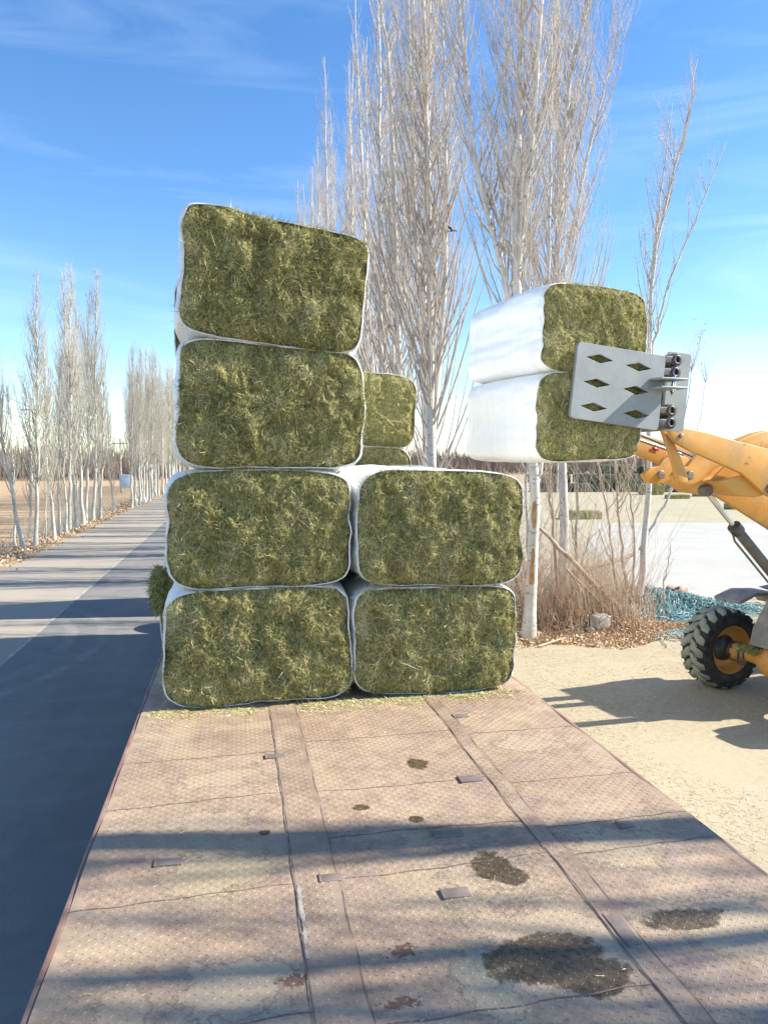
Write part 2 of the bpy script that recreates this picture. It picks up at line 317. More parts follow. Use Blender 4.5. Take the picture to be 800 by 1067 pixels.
# ------------------------------------------------------------------ flatbed trailer
SEAMS = []
def zdeck(x, y): return 0.006*np.sin(x*5.1+1.0)*np.sin(y*7.6+0.4)+0.004*np.sin(x*2.3-y*3.1)
TR = thing('flatbed_trailer', 'rusty flatbed trailer with chequer plate deck in the foreground carrying stacked hay bales', 'trailer', (0, 0, 0))
X0, X1, YR, YF = -0.58, 1.93, -0.6, 12.75
dm = NM('rusty_chequer_plate', 0.62, 0.15, 0.4); dm.sepc = dm.sep()
n1 = dm.noise(2.2, 7, 0.6); n2 = dm.noise(11, 6, 0.65); n3 = dm.noise(45, 4, 0.7); nz = dm.noise(6.5, 7, 0.7)
c = dm.mix(dm.ramp(n1, 0.35, 0.65), (0.35, 0.245, 0.165), (0.46, 0.34, 0.228))
c = dm.mix(dm.ramp(n2, 0.45, 0.68, 0, 0.75), c, (0.245, 0.165, 0.120)); c = dm.mix(dm.ramp(n3, 0.5, 0.72, 0, 0.6), c, (0.50, 0.40, 0.30)); c = dm.mix(dm.ramp(dm.noise(28, 6, 0.75, co=dm.map(loc=(2, 5, 8))), 0.58, 0.70, 0, 0.6), c, (0.14, 0.10, 0.085)); c = dm.mix(dm.ramp(dm.noise(60, 2, 0.8, co=dm.map((1, .12, 1), rot=(0, 0, 1.1))), 0.66, 0.74, 0, 0.5), c, (0.52, 0.44, 0.35))
c = dm.mix(dm.ramp(dm.noise(3.3, 6, 0.6, co=dm.map(loc=(7, 3, 1))), 0.52, 0.68, 0, 0.45), c, (0.46, 0.355, 0.215))
n1b = dm.noise(1.6, 5, 0.7, co=dm.map(loc=(3, 9, 4))); c = dm.mix(dm.ramp(n1b, 0.55, 0.66, 0, 0.4), c, (0.25, 0.19, 0.185))
for cx, cy, rx, ry, col, st in (   # hay dust patches
        (-0.03, 2.23, 0.17, 0.15, (0.49, 0.385, 0.26), 0.8), (-0.10, 2.86, 0.22, 0.16, (0.44, 0.36, 0.21), 0.5), (-0.33, 2.2, 0.08, 0.10, (0.46, 0.36, 0.24), 0.5),
        (-0.12, 3.3, 0.2, 0.10, (0.50, 0.39, 0.27), 0.55), (1.5, 2.75, 0.2, 0.16, (0.46, 0.38, 0.23), 0.5), (1.62, 2.2, 0.22, 0.17, (0.48, 0.38, 0.25), 0.7),
        (0.98, 2.25, 0.26, 0.26, (0.46, 0.365, 0.24), 0.6), (0.95, 2.72, 0.2, 0.16, (0.45, 0.35, 0.24), 0.5), (0.70, 2.1, 0.10, 0.18, (0.42, 0.37, 0.25), 0.6), (-0.1, 3.75, 0.22, 0.1, (0.49, 0.385, 0.26), 0.5), (1.55, 3.9, 0.2, 0.12, (0.49, 0.385, 0.26), 0.5), (0.1, 4.5, 0.3, 0.08, (0.49, 0.385, 0.26), 0.5)):
    e, d = dm.ellipse(cx, cy, rx, ry, nz, 3.2, 0.30); c = dm.mix(dm.math('MULTIPLY', e, st), c, col)
    rim = dm.math('MULTIPLY', dm.ramp(d, 0.86, 0.97), dm.ramp(d, 0.99, 1.08, 1, 0)); c = dm.mix(dm.math('MULTIPLY', rim, 0.6), c, (0.17, 0.13, 0.10))
wet = None
for cx, cy, rx, ry in ((0.90, 3.74, 0.07, 0.06), (0.53, 3.31, 0.045, 0.035), (0.75, 3.15, 0.03, 0.03), (0.10, 3.16, 0.025, 0.02), (0.95, 2.72, 0.09, 0.11), (1.0, 2.64, .06, .06), (0.93, 2.16, 0.17, 0.13), (1.03, 2.05, .12, .1), (1.50, 2.27, 0.13, 0.06), (1.05, 2.02, 0.08, 0.06)):
    e, d = dm.ellipse(cx, cy, rx, ry, nz, 2.2, 0.10); wet = e if wet is None else dm.math('MAXIMUM', wet, e)
c = dm.mix(dm.math('MULTIPLY', wet, 0.92), c, dm.mix(dm.ramp(n3, 0.4, 0.6), (0.05, 0.035, 0.02), (0.12, 0.085, 0.045)))
rust = None
for cx, cy, rx, ry in ((0.17, 2.22, 0.06, 0.03), (0.50, 2.28, 0.05, 0.035), (0.45, 2.05, 0.05, 0.025)):
    e, d = dm.ellipse(cx, cy, rx*.8, ry*.8, dm.noise(60, 3), 5, 0.2); rust = e if rust is None else dm.math('MAXIMUM', rust, e)
c = dm.mix(dm.math('MULTIPLY', rust, .8), c, (0.15, 0.075, 0.045))
dm.color(c); dm.lk(dm.ramp(wet, 0, 1, 0.62, 0.42), dm.b.inputs['Roughness']); dm.bump(dm.math('ADD', n3, n2), 0.3, 0.003); DECK = dm.m
deck = MB()
gx = np.linspace(X0, X1, 60); gy = np.linspace(YR, 5.4, 150)
GX, GY = np.meshgrid(gx, gy); GZ = BED+zdeck(GX, GY)
V = np.stack([GX, GY, GZ], -1).reshape(-1, 3); i = np.arange(149)[:, None]*60; j = np.arange(59)[None]
deck.add(V, np.stack([i+j, i+j+1, i+60+j+1, i+60+j], -1).reshape(-1, 4))
deck.box(((X0+X1)/2, (YR+YF)/2, BED-0.045), (X1-X0-0.01, YF-YR, 0.05)); deck.box(((X0+X1)/2, (5.4+YF)/2, BED-0.012), (X1-X0, YF-5.4, 0.016))
# raised lozenges of the chequer plate
def lozenges(x0, x1, y0, y1, mat=0, dz=0, p=0.0255, ang0=0.0):
    nx, ny = int((x1-x0)/p), int((y1-y0)/p); ix, iy = np.meshgrid(np.arange(nx), np.arange(ny)); ix = ix.ravel(); iy = iy.ravel()
    x = x0+(ix+0.5)*p; y = y0+(iy+0.5)*p; a = np.where((ix+iy) % 2 == 0, R(40), R(-40))+ang0
    L, W, h = 0.0118, 0.0026, 0.0017
    loc = np.array([(-L, 0, 0), (0, -W, 0), (L, 0, 0), (0, W, 0), (-L*.6, 0, h), (0, -W*.5, h), (L*.6, 0, h), (0, W*.5, h)])
    ca, sa = np.cos(a), np.sin(a); n = len(x)
    V = np.empty((n, 8, 3)); V[..., 0] = x[:, None]+loc[None, :, 0]*ca[:, None]-loc[None, :, 1]*sa[:, None]
    V[..., 1] = y[:, None]+loc[None, :, 0]*sa[:, None]+loc[None, :, 1]*ca[:, None]; V[..., 2] = BED+dz+zdeck(x, y)[:, None]+loc[None, :, 2]-0.0003*(loc[None, :, 2] == 0)
    F = np.array([(4, 5, 6, 7), (0, 1, 5, 4), (1, 2, 6, 5), (2, 3, 7, 6), (3, 0, 4, 7)])
    deckF = (np.arange(n)[:, None, None]*8+F[None]).reshape(-1, 4); return V.reshape(-1, 3), deckF
SX = ((0.20, 0.355), (1.20, 1.275))
for a0, a1 in ((X0+0.03, 0.19), (0.365, 1.19), (1.285, X1-0.02)):
    V, F = lozenges(a0, a1, 1.2, 5.2); deck.add(V, F)
obj('deck', deck, DECK, TR)
stm = two('purple_grey_plate_strip', (0.27, 0.19, 0.135), (0.42, 0.31, 0.215), 7, 0.6, 0.15, bs=0.3)
PALE = two('pale_worn_weld', (0.42, 0.38, 0.31), (0.20, 0.16, 0.14), 14, 0.7, lo=0.4, hi=0.6)
for a0, a1 in SX:
    s = MB(); yy = np.linspace(YR, 5.3, 140); V = []
    for x in (a0, a1): V.append(np.stack([0*yy+x, yy, BED+0.0035+zdeck(0*yy+x, yy)], -1))
    n = len(yy); k = np.arange(n-1); s.add(np.concatenate(V), np.stack([k, k+n, k+n+1, k+1], -1))
    s.add(np.concatenate([V[0], V[0]-[0, 0, .006]]), np.stack([k, k+1, k+n+1, k+n], -1)); s.add(np.concatenate([V[1], V[1]-[0, 0, .006]]), np.stack([k+n, k+n+1, k+1, k], -1))
    v, F = lozenges(a0+0.006, a1-0.006, 1.2, 5.2, dz=0.0035); s.add(v, F); obj('joint_strip', s, stm, TR)
DARKW = two('dark_weld_line', (0.14, 0.10, 0.08), (0.27, 0.195, 0.15), 20, 0.8)
def ribbon(pts, wid, dz, h=0.003):
    s = MB(); P = np.array(pts, float); d = np.gradient(P, axis=0); d /= np.linalg.norm(d, axis=1)[:, None]; nn = np.stack([-d[:, 1], d[:, 0]], -1)
    r_ = rng(int(abs(P[0, 0]*1000)+abs(P[0, 1]*100))); ww = wid*(0.55+0.7*r_.random(len(P)))
    A = P+nn*ww[:, None]/2; B = P-nn*ww[:, None]/2
    za = BED+dz+zdeck(A[:, 0], A[:, 1]); V = np.concatenate([np.column_stack([A, za]), np.column_stack([B, za])]); n = len(P); k = np.arange(n-1)
    s.add(V, np.stack([k+n, k+n+1, k+1, k], -1)); return s
for xa, xb, y, sl in ((X0, 0.2, 2.71, .03), (X0, 0.2, 3.49, .02), (X0, 0.2, 4.02, .03), (0.355, 1.2, 2.74, .03), (0.355, 1.2, 3.50, .03), (0.355, 1.2, 4.15, .02), (1.275, X1, 2.72, .05), (1.275, X1, 3.42, .03), (1.275, X1, 4.1, .03), (X0, .2, 2.05, .02), (.355, 1.2, 1.97, .02), (0.355, 1.2, 3.06, 0.0), (1.275, X1, 2.98, 0.0)):
    t = np.linspace(0, 1, 40); obj('weld_seam', ribbon(np.column_stack([xa+(xb-xa)*t, y+sl*t+0.004*np.sin(t*23)]), 0.006, 0.0016), DARKW, TR)
for x in (0.197, 0.358, 1.197, 1.278):
    t = np.linspace(1.2, 5.2, 160); obj('weld_seam', ribbon(np.column_stack([x+0.002*np.sin(t*17), t]), 0.005, 0.0050), DARKW, TR)
t = np.linspace(2.3, 2.72, 30); obj('paint_mark', ribbon(np.column_stack([0.207+0.001*np.sin(t*31), t]), 0.014, 0.0054), PALE, TR)
POCK = two('dark_pocket_cover', (0.21, 0.165, 0.145), (0.29, 0.23, 0.19), 15, 0.55, 0.3)
for x, y, a, b in ((-0.27, 2.97, .10, .05), (0.19, 3.98, .10, .05), (1.11, 3.51, .11, .07), (0.85, 2.99, .12, .05), (1.61, 2.92, .06, .05), (0.33, 2.75, .08, .05), (0.76, 2.57, .10, .06), (1.32, 4.38, .09, .05), (1.24, 2.25, .05, .16)):
    s = MB().box((x, y, BED+float(zdeck(x, y))+0.002), (a, b, 0.009)); s.box((x-a*0.5, y, BED+float(zdeck(x, y))+0.004), (0.008, b*1.15, 0.010), mat=1); obj('pocket_cover', s, [POCK, DARKW], TR, bevel=0.001)
RAIL = two('worn_red_brown_rail', (0.24, 0.12, 0.09), (0.33, 0.22, 0.17), 6, 0.6, 0.2)
for x in (X0-0.012, X1+0.012):
    obj('side_rail', MB().box((x, (YR+YF)/2, BED-0.088), (0.022, YF-YR, 0.168)), RAIL, TR, bevel=0.004)
for x in (0.25, 1.10): obj('chassis_beam', MB().box((x, (YR+YF)/2-.2, BED-0.30), (0.16, YF-YR-1, 0.42)), RAIL, TR)
cb = MB()
for y in np.arange(YR+0.3, YF, 0.8): cb.box(((X0+X1)/2, y, BED-0.12), (X1-X0-.06, 0.08, 0.09))
obj('cross_beam', cb, RAIL, TR)
def plain_wheel(par, c, r=0.5, wd=0.3):
    t = obj('wheel', MB().lathe([(-wd/2, r*.58), (-wd/2, r*.9), (-wd*.38, r), (wd*.38, r), (wd/2, r*.9), (wd/2, r*.58)], c, 'x', 40), TYRE, par, smooth=True)
    obj('rim', MB().lathe([(-wd*.45, r*.58), (-wd*.3, r*.5), (-wd*.15, r*.3), (-wd*.3, 0.01), (wd*.3, 0.01), (wd*.15, r*.3), (wd*.3, r*.5), (wd*.45, r*.58)], c, 'x', 30), RAIL, t, smooth=True)
for y in (0.6, 1.8, 3.0):
    for x in (X0+0.28, X1-0.28): plain_wheel(TR, (x, y, 0.52))
# tractor unit, hidden behind the load; its shadow reaches the road
TC = thing('truck_tractor', 'truck tractor coupled in front of the loaded trailer, hidden behind the hay bales', 'truck', (0.68, 15.0, 0))
WHP = two('pale_truck_paint', (0.55, 0.56, 0.57), (0.5, 0.5, 0.5), 4, 0.35, bs=0)
cabp = [(-0.7, 0.75), (1.15, 0.75), (1.22, 1.5), (1.0, 2.7), (0.6, 3.15), (-0.7, 3.2)]
m_ = MB(); m_.prism([(a, z) for a, z in cabp], -1.2, 1.2); cabm = m_.mesh('cab', WHP, bevel=0.06)
cbo = link('cab', cabm, TC); cbo.rotation_euler = (0, 0, R(90))
ws = MB(); ws.box((0, 1.13, 2.1), (2.0, 0.03, 0.8), rx=0.2); obj('windscreen', ws, GLASS, TC)
for s_ in (-1, 1): obj('side_window', MB().box((s_*1.2, 0.45, 2.1), (0.03, 0.8, 0.7)), GLASS, TC, bevel=0.01)
obj('chassis', MB().box((0, -0.9, 0.75), (0.9, 4.2, 0.3)), BLACK, TC)
for y in (0.4, -1.7, -2.6):
    for x in (-0.95, 0.95): plain_wheel(TC, (x, y, 0.52))

# ------------------------------------------------------------------ hay bales
NEXP = 5.6
def sup(a, n=NEXP):
    c, s = np.cos(a), np.sin(a); r = (np.abs(c)**n+np.abs(s)**n)**(-1/n); return r*c, r*s
def make_bale(bw, bh, bl, seed, nst, wedge=0.0, group=None, label='', skew=0.0, lean=0.0, warm=0.0, bulge=0.02, nexp=5.8, tl=0.0):
    """front cut face at y=0 facing -y, runs to y=bl; centred on x and z"""
    g = rng(seed); root = thing('hay_bale', label, 'hay bale', group=group)
    M, K = 180, 34
    a = np.arange(M)*2*math.pi/M+0.01; ux, uz = sup(a, nexp)
    def shape(x, z, y):  # x,z in -1..1
        X = x*bw/2+skew*z*bh/2; Z = z*bh/2-wedge*x*np.clip(z, 0, 1)*bh/2; kx = tl*np.clip(-x, 0, 1)**5*np.clip(z, 0, 1)**5*8; X = X-kx*1.2; Z = Z+kx
        lump = 1+0.075*(fbm(np.column_stack([x*1.5+seed, z*1.5, y*1.0]), seed)-0.5)*2
        return X*lump, Z*lump
    def face_y(x, z, r):
        p = np.column_stack([x*bw, 0*x+seed*3.1, z*bh])
        big = fbm(p*np.array([4.5, 1, 3.2]), seed, 3)-0.5; sm = fbm(p*17, seed+9, 3)-0.5; fine = vnoise(p*60, seed+4)-0.5
        fl = np.abs(np.sin((x*bw+0.05*sm)*math.pi/0.17+seed+0.6*np.sin(z*4)))**0.35; return 0.085*big+0.045*sm+0.020*fine-0.004*fl+0.045*np.clip((r-0.80)/0.2, 0, 1)**2.0-0.02*(1-r**2)
    h = MB(); ring = []
    rs = np.linspace(1, 0.02, K)
    for r in rs:
        X, Z = shape(ux*r, uz*r, 0*a); ring.append(np.column_stack([X, face_y(ux*r, uz*r, r+0*a), Z]))
    V = np.concatenate(ring); i = np.arange(K-1)[:, None]*M; j = np.arange(M)[None]; k = (j+1) % M
    F = np.stack([i+j, i+k, i+M+k, i+M+j], -1).reshape(-1, 4); h.add(V, F, 1); h.add(ring[-1], [list(range(M))], 1)
    # sides and rear cap
    yb = np.linspace(0.0, bl, 8); side = [ring[0]*[0.998, 1, 0.998]]
    for y in yb[1:]:
        X, Z = shape(ux*0.985, uz*0.985, 0*a+y); side.append(np.column_stack([X, 0*a+y, Z]))
    for r in (0.9, 0.6, 0.3, 0.02):
        X, Z = shape(ux*r, uz*r, 0*a+bl); side.append(np.column_stack([X, bl+0.03*(fbm(np.column_stack([ux*r*4, 0*a, uz*r*4]), seed+3)-0.3), Z]))
    S = np.concatenate(side); kk = len(side); i = np.arange(kk-1)[:, None]*M
    h.add(S, np.stack([i+j, i+M+j, i+M+k, i+k], -1).reshape(-1, 4), 1)
    # strands
    def strands(n, edge=False, back=False, length=(0.008, 0.036), out=0.16, pale=0.0, wd=(0.0008, 0.0018), clump=False):
        if edge:
            t = g.random(n*3)*2*math.pi; t = t[fbm(np.column_stack([np.cos(t)*3+seed, np.sin(t)*3, 0*t]), seed+61, 3)+g.normal(0, .09, len(t)) > .47][:n]; n = len(t); x, z = sup(t, nexp); r = 0.93+0.07*g.random(n); x, z = x*r, z*r
        else:
            x = g.uniform(-1, 1, int(n*2.4)); z = g.uniform(-1, 1, int(n*2.4)); rr = (np.abs(x)**nexp+np.abs(z)**nexp)**(1/nexp)
            p = np.column_stack([x*bw*7, 0*x+seed*1.7, z*bh*5.0]); cl = fbm(p, seed+31, 3)
            ok = rr < 0.97
            if clump: ok &= (g.random(len(x)) < np.clip((cl-0.50)*7+np.clip(-x-0.62, 0, 1)*1.4, 0.02, 1))
            x, z = x[ok][:n], z[ok][:n]
        n = len(x); rr = (np.abs(x)**nexp+np.abs(z)**nexp)**(1/nexp)
        X, Z = shape(x, z, 0*x); Y = face_y(x, z, rr) if not back else np.full(n, bl+0.01)
        sgn = 1 if back else -1
        P = np.column_stack([X, Y, Z])
        ang = g.random(n)*2*math.pi; vert = g.random(n) < 0.35; ang[vert] = math.pi/2+g.normal(0, 0.4, vert.sum())
        o = g.normal(out*0.5, out, n)*sgn*1.0
        D = np.column_stack([np.cos(ang), sgn*np.abs(o), np.sin(ang)])
        if edge: D += np.column_stack([x, 0*x-0.2, z])*g.uniform(0.0, 1.0, n)[:, None]
        D /= np.linalg.norm(D, axis=1)[:, None]; L = g.gamma(2.2, 1, n); L = length[0]+(length[1]-length[0])*np.clip(L/5, 0, 1.5)
        bend = g.normal(0, 0.30, (n, 3)); W = np.cross(D, g.normal(0, 1, (n, 3))); W /= np.linalg.norm(W, axis=1)[:, None]+1e-9
        W *= g.uniform(*wd, n)[:, None]; P = P+D*(-0.2*L)[:, None]; 
        mid = P+D*(L*0.5)[:, None]; end = P+(D+bend)*L[:, None]
        if not back: 
            lim = -0.075; end[:, 1] = np.maximum(end[:, 1], lim+g.normal(0, .01, n))
        Q = np.stack([P-W*.5, P+W*.5, mid+W, mid-W], 1); Q2 = np.stack([mid-W, mid+W, end+W*.3, end-W*.3], 1)
        p = np.column_stack([x*bw*5, 0*x+seed*2.7, z*bh*4]); cl = fbm(p, seed+31, 3)
        tone = np.clip(0.40+pale-0.04+(cl-0.5)*0.85+g.normal(0, 0.22, n)+0.12*(g.random(n) < 0.06)+warm, 0, 1)
        tone = np.clip(tone+0.45*np.clip(-x-.78, 0, .2)/.2*(cl > .42)*g.random(n), 0, 1)
        h.quads(Q, 0, tone); h.quads(Q2, 0, tone)
    strands(int(nst*0.95)); strands(int(nst*0.50), pale=0.20, out=0.22, clump=True, length=(0.012, 0.05))
    strands(int(nst*0.04), pale=0.42, out=0.2, length=(0.015, 0.07), wd=(0.0009, 0.0017)); strands(int(nst*0.12), pale=-0.35, out=0.2, wd=(0.0015, 0.0028))
    strands(int(nst*0.20), edge=True, length=(0.012, 0.045), out=0.3); strands(int(nst*0.035), back=True)
    obj('hay', h, [HAY, HAYB], root, smooth=False, tone=True)
    # wrap: a tight film sleeve open at both cut ends
    wp = MB(); yv = np.concatenate([[0.006, 0.02, 0.05], np.linspace(0.10, bl-0.08, 22), [bl-0.03, bl-0.012]]); rings = []
    edge = 0.010+0.06*(fbm(np.column_stack([np.cos(a)*5, np.sin(a)*5, 0*a+seed]), seed+5, 4)-0.5)
    for q, y in enumerate(yv):
        t = y/bl; sc = 1.012+bulge*math.sin(math.pi*min(1, t*1.3)*(1/1.0) if t < .385 else math.pi*.5)*(1 if t < .77 else (1-t)/.23)+(-0.012 if q == 0 else (-0.004 if q == 1 else 0))-(0.012 if q == len(yv)-1 else 0)
        X, Z = shape(ux*sc, uz*sc, 0*a+y*0.99)
        wr = 0.004*(fbm(np.column_stack([a*3, 0*a+y*14, 0*a+seed]), seed+7, 3)-0.5)*2
        nrm = np.column_stack([np.cos(a), np.sin(a)])
        fade = max(0, 1-y/0.25)
        rings.append(np.column_stack([X+nrm[:, 0]*wr, y+edge*fade, Z+nrm[:, 1]*wr]))
    inn = [rings[0]*[0.99, 1, 0.99]+[0, 0.004, 0]]
    A = np.concatenate(inn+rings); kk = len(rings)+1; i = np.arange(kk-1)[:, None]*M
    wp.add(A, np.stack([i+j, i+M+j, i+M+k, i+k], -1).reshape(-1, 4)); obj('wrap', wp, WRAP, root, smooth=True)
    return root
def tilt(o, loc, ry=0, rz=0, rx=0): o.location = loc; o.rotation_euler = (R(rx), R(ry), R(rz))
FY, BL = 4.85, 1.27
GS = 'hay bales stacked on the flatbed trailer'
# rotation about +Y positive = right edge down as seen
A1 = make_bale(1.15, 0.735, BL, 11, 24000, 0.00, GS, 'lowest hay bale in the left front column, ragged face, resting on the deck', bulge=.03, nexp=6.5); tilt(A1, (0.14, FY, 1.677), -0.8)
A2 = make_bale(1.15, 0.735, BL, 12, 22000, 0.00, GS, 'second hay bale from the deck in the left front column, rusty flecks in its face', bulge=.04); tilt(A2, (0.155, FY, 2.42), 0.3)
A3 = make_bale(1.14, 0.765, BL, 13, 24000, 0.05, GS, 'third hay bale up in the left front column, just under the tilted top bale', warm=-0.02, bulge=.065, nexp=6.5, tl=.002); tilt(A3, (0.235, FY-0.01, 3.185), 0.6, 1.5)
A4 = make_bale(1.12, 0.745, BL, 14, 26000, 0.02, GS, 'topmost tilted hay bale of the left front column against the sky', warm=-0.05, bulge=.065, nexp=7.5, tl=.005); tilt(A4, (0.265, FY-0.03, 3.945), 6.3, 1.5)
B1 = make_bale(1.11, 0.715, BL, 15, 22000, 0.0, GS, 'lower hay bale of the right front column, resting on the trailer deck', warm=0.03); tilt(B1, (1.30, FY+0.01, 1.662), 0.2)
B2 = make_bale(1.12, 0.755, BL, 16, 22000, 0.07, GS, 'upper hay bale of the right front column, a white wrapped top sloping right', warm=0.03); tilt(B2, (1.325, FY+0.0, 2.405), 0.6)
C3 = make_bale(1.12, 0.76, BL, 17, 9000, 0.04, GS, 'pale green hay bale seen between left column and the poplars, upper of the two behind', warm=0.08); tilt(C3, (1.335, 8.0, 3.39), 2.0)
C2 = make_bale(1.12, 0.735, BL, 18, 7000, 0.0, GS, 'hay bale half hidden behind upper right front bale, under the pale green one', warm=0.08); tilt(C2, (1.31, 8.0, 2.62), 0)
C2.location.z = 2.635
BK = make_bale(1.13, 0.735, BL, 19, 7000, 0.0, GS, 'hay bale in the second row of the stack, hidden behind the front bales'); tilt(BK, (0.155, 6.22, 2.42))
BH = 'hay bale in the rear rows of the stack, hidden behind the front bales'
E1 = dup(BK, (-0.02, 6.22, 1.70), label='second-row hay bale at deck level, its loose hay poking out left beside the road')
E3 = dup(BK, (0.14, 6.22, 3.17), label='third bale up in the second row, hidden behind the left front column')
E4 = dup(BK, (0.13, 6.24, 3.93), label='topmost second-row hay bale, a dark edge showing left of the front column'); 
E4.rotation_euler = (0, R(2), 0)
g = rng(5)
for k in range(1, 6):
    y = FY+1.30*k+0.03
    for lev in range(4):
        if k > 1:
            b = dup(BK, (0.17+g.normal(0, .015), y, 1.675+0.748*lev), label='hidden hay bale of the %s row back, left column, %s up from the deck' % (ORD[k], ORD[lev]))
            b.rotation_euler = (0, R(g.normal(0, 1)), 0)
        if lev < (2 if k == 1 else 3) and not (abs(y-8.0) < 0.6 and lev > 0):
            b = dup(BK, (1.33+g.normal(0, .015), y, 1.675+0.748*lev), label='hidden hay bale of the %s row back, right column, %s up from the deck' % (ORD[k], ORD[lev]))
# loose tuft of hay hanging out beside the second row
def tuft(name, label, c, sx, sy, sz, n, seed, L=0.09, warm=0.0):
    g = rng(seed); P = g.normal(0, 1, (n, 3)); P /= np.linalg.norm(P, axis=1)[:, None]; P *= (g.random(n)**0.4)[:, None]*[sx, sy, sz]; P[:, 2] = np.maximum(P[:, 2], -sz*0.9)
    D = g.normal(0, 1, (n, 3)); D[:, 2] -= 0.5; D /= np.linalg.norm(D, axis=1)[:, None]; W = np.cross(D, g.normal(0, 1, (n, 3))); W *= 0.0022/np.linalg.norm(W, axis=1)[:, None]
    l_ = L*g.uniform(0.3, 1, n)[:, None]; E_ = P+D*l_; s = MB(); s.quads(np.stack([P-W, P+W, E_+W*.4, E_-W*.4], 1)+np.array(c), 0, np.clip(g.normal(0.34+warm, 0.18, n), 0, 1))
    o = obj(name, s, [HAY], None, tone=True); return o
t_ = tuft('hay_tuft', '', (-0.60, 6.25, 1.83), 0.075, 0.12, 0.20, 5000, 77, 0.06); tag(t_, 'dark tuft of loose hay hanging out left of the stack over the road', 'hay')
# loose hay scattered on deck and yard
def litter(name, n, pts_fn, seed, L=(0.01, 0.05), wd=0.0016, lift=0.006, mat=None, tones=(0.6, 0.2)):
    g = rng(seed); P = pts_fn(g, n); n = len(P); a = g.random(n)*math.pi*2; D = np.column_stack([np.cos(a), np.sin(a), g.normal(0, 0.18, n)])
    W = np.column_stack([-np.sin(a), np.cos(a), g.normal(0, 0.3, n)])*wd*g.uniform(0.6, 1.4, n)[:, None]
    l_ = g.uniform(*L, n)[:, None]; P = P+[0, 0, lift]; E_ = P+D*l_; E_[:, 2] = np.maximum(E_[:, 2], P[:, 2]-lift*0.6)
    s = MB(); s.quads(np.stack([P-W, P+W, E_+W, E_-W], 1), 0, np.clip(g.normal(*tones, n), 0, 1))
    o = obj(name, s, [mat or HAY], None, tone=True); o['kind'] = 'stuff'; return o
def deckpts(g, n):
    x = g.uniform(X0+.05, X1-.05, n); y = FY-0.02-np.abs(g.exponential(0.055, n)); sel = g.random(n) < (0.3+0.7*(fbm(np.column_stack([x*4, 0*x, 0*x]), 3) > 0.5)); x, y = x[sel], y[sel]
    return np.column_stack([x, y, BED+zdeck(x, y)])
def deckpts2(g, n):
    x = g.uniform(X0+.05, X1-.05, n); y = g.uniform(1.6, FY, n); return np.column_stack([x, y, BED+zdeck(x, y)])
o = litter('loose_hay', 5000, deckpts, 41, (0.01, 0.04), 0.0013, 0.003, tones=(0.52, 0.2)); o['label'] = 'loose hay scattered on the trailer deck along the foot of the bales'; o['category'] = 'loose hay'
o = litter('loose_hay', 260, deckpts2, 42, (0.008, 0.03), 0.0008, 0.002, tones=(0.62, 0.2)); o['label'] = 'sparse hay chaff scattered over the trailer deck'; o['category'] = 'loose hay'
def yardpts(g, n):
    y = 2.5+12.5*g.random(n)**0.8; x = 1.95+g.random(n)*(y*0.8)
    c = fbm(np.column_stack([x*1.1, y*1.1, 0*x]), 8, 4); sel = c+g.normal(0, .05, n) > 0.47; x, y = x[sel], y[sel]
    return np.column_stack([x, y, 0*x+0.004])
STRAW = NM('pale_straw', .8, spec=.2); t = STRAW.attr('tone'); STRAW.color(STRAW.mix(t, (0.34, 0.27, 0.16), (0.64, 0.56, 0.40))); STRAW = STRAW.m
o = litter('straw_litter', 60000, yardpts, 43, (0.012, 0.05), 0.0020, 0.004, mat=STRAW, tones=(0.6, 0.25)); o['label'] = 'pale straw litter trodden over the yard right of the trailer'; o['category'] = 'straw'

# ------------------------------------------------------------------ wheel loader with bale clamp
LO = (3.04, 7.08); LRZ = math.atan2(.187, .982)
WL = thing('wheel_loader', 'dusty yellow wheel loader reaching in from the right with a bale clamp', 'loader', (LO[0], LO[1], 0), LRZ)
boom = [(1.02, 3.14), (1.10, 3.17), (1.22, 3.165), (1.5, 3.125), (1.81, 3.06), (2.36, 2.96), (2.9, 2.80), (3.5, 2.5), (4.1, 2.1), (4.5, 1.85), (4.55, 1.65), (4.4, 1.52), (4.2, 1.56), (3.34, 2.04), (2.80, 2.31), (2.46, 2.47), (2.36, 2.475), (2.24, 2.53), (2.1, 2.63), (1.956, 2.723), (1.6, 2.843), (1.335, 2.93), (1.12, 3.015), (1.036, 3.088)]
for b0, b1 in ((-0.47, -0.42), (0.42, 0.47)):
    o = obj('boom_arm', MB().prism(boom, b0, b1), YEL, WL, bevel=0.006)
    for a, z, r in ((2.34, 2.56, .05), (4.4, 1.7, .07), (1.15, 3.09, .022)): obj('pivot_pin', MB().lathe([(b0-.025, .001), (b0-.025, r), (b1+.025, r), (b1+.025, .001)], (a, 0, z), 'y', 20), DPIN, o, bevel=0.004)
obj('cross_beam', MB().prism([(1.71, 2.64), (2.05, 2.70), (2.35, 2.66), (2.47, 2.518), (2.2, 2.47), (1.95, 2.50)], -0.418, 0.418), YEL, WL, bevel=0.006)
gus = MB()
for b in (-0.30, -0.05, 0.22): gus.prism([(1.72, 2.66), (1.98, 2.86), (2.3, 2.84), (2.36, 2.68)], b-.012, b+.012)
obj('gusset', gus, YEL, WL, bevel=0.003)
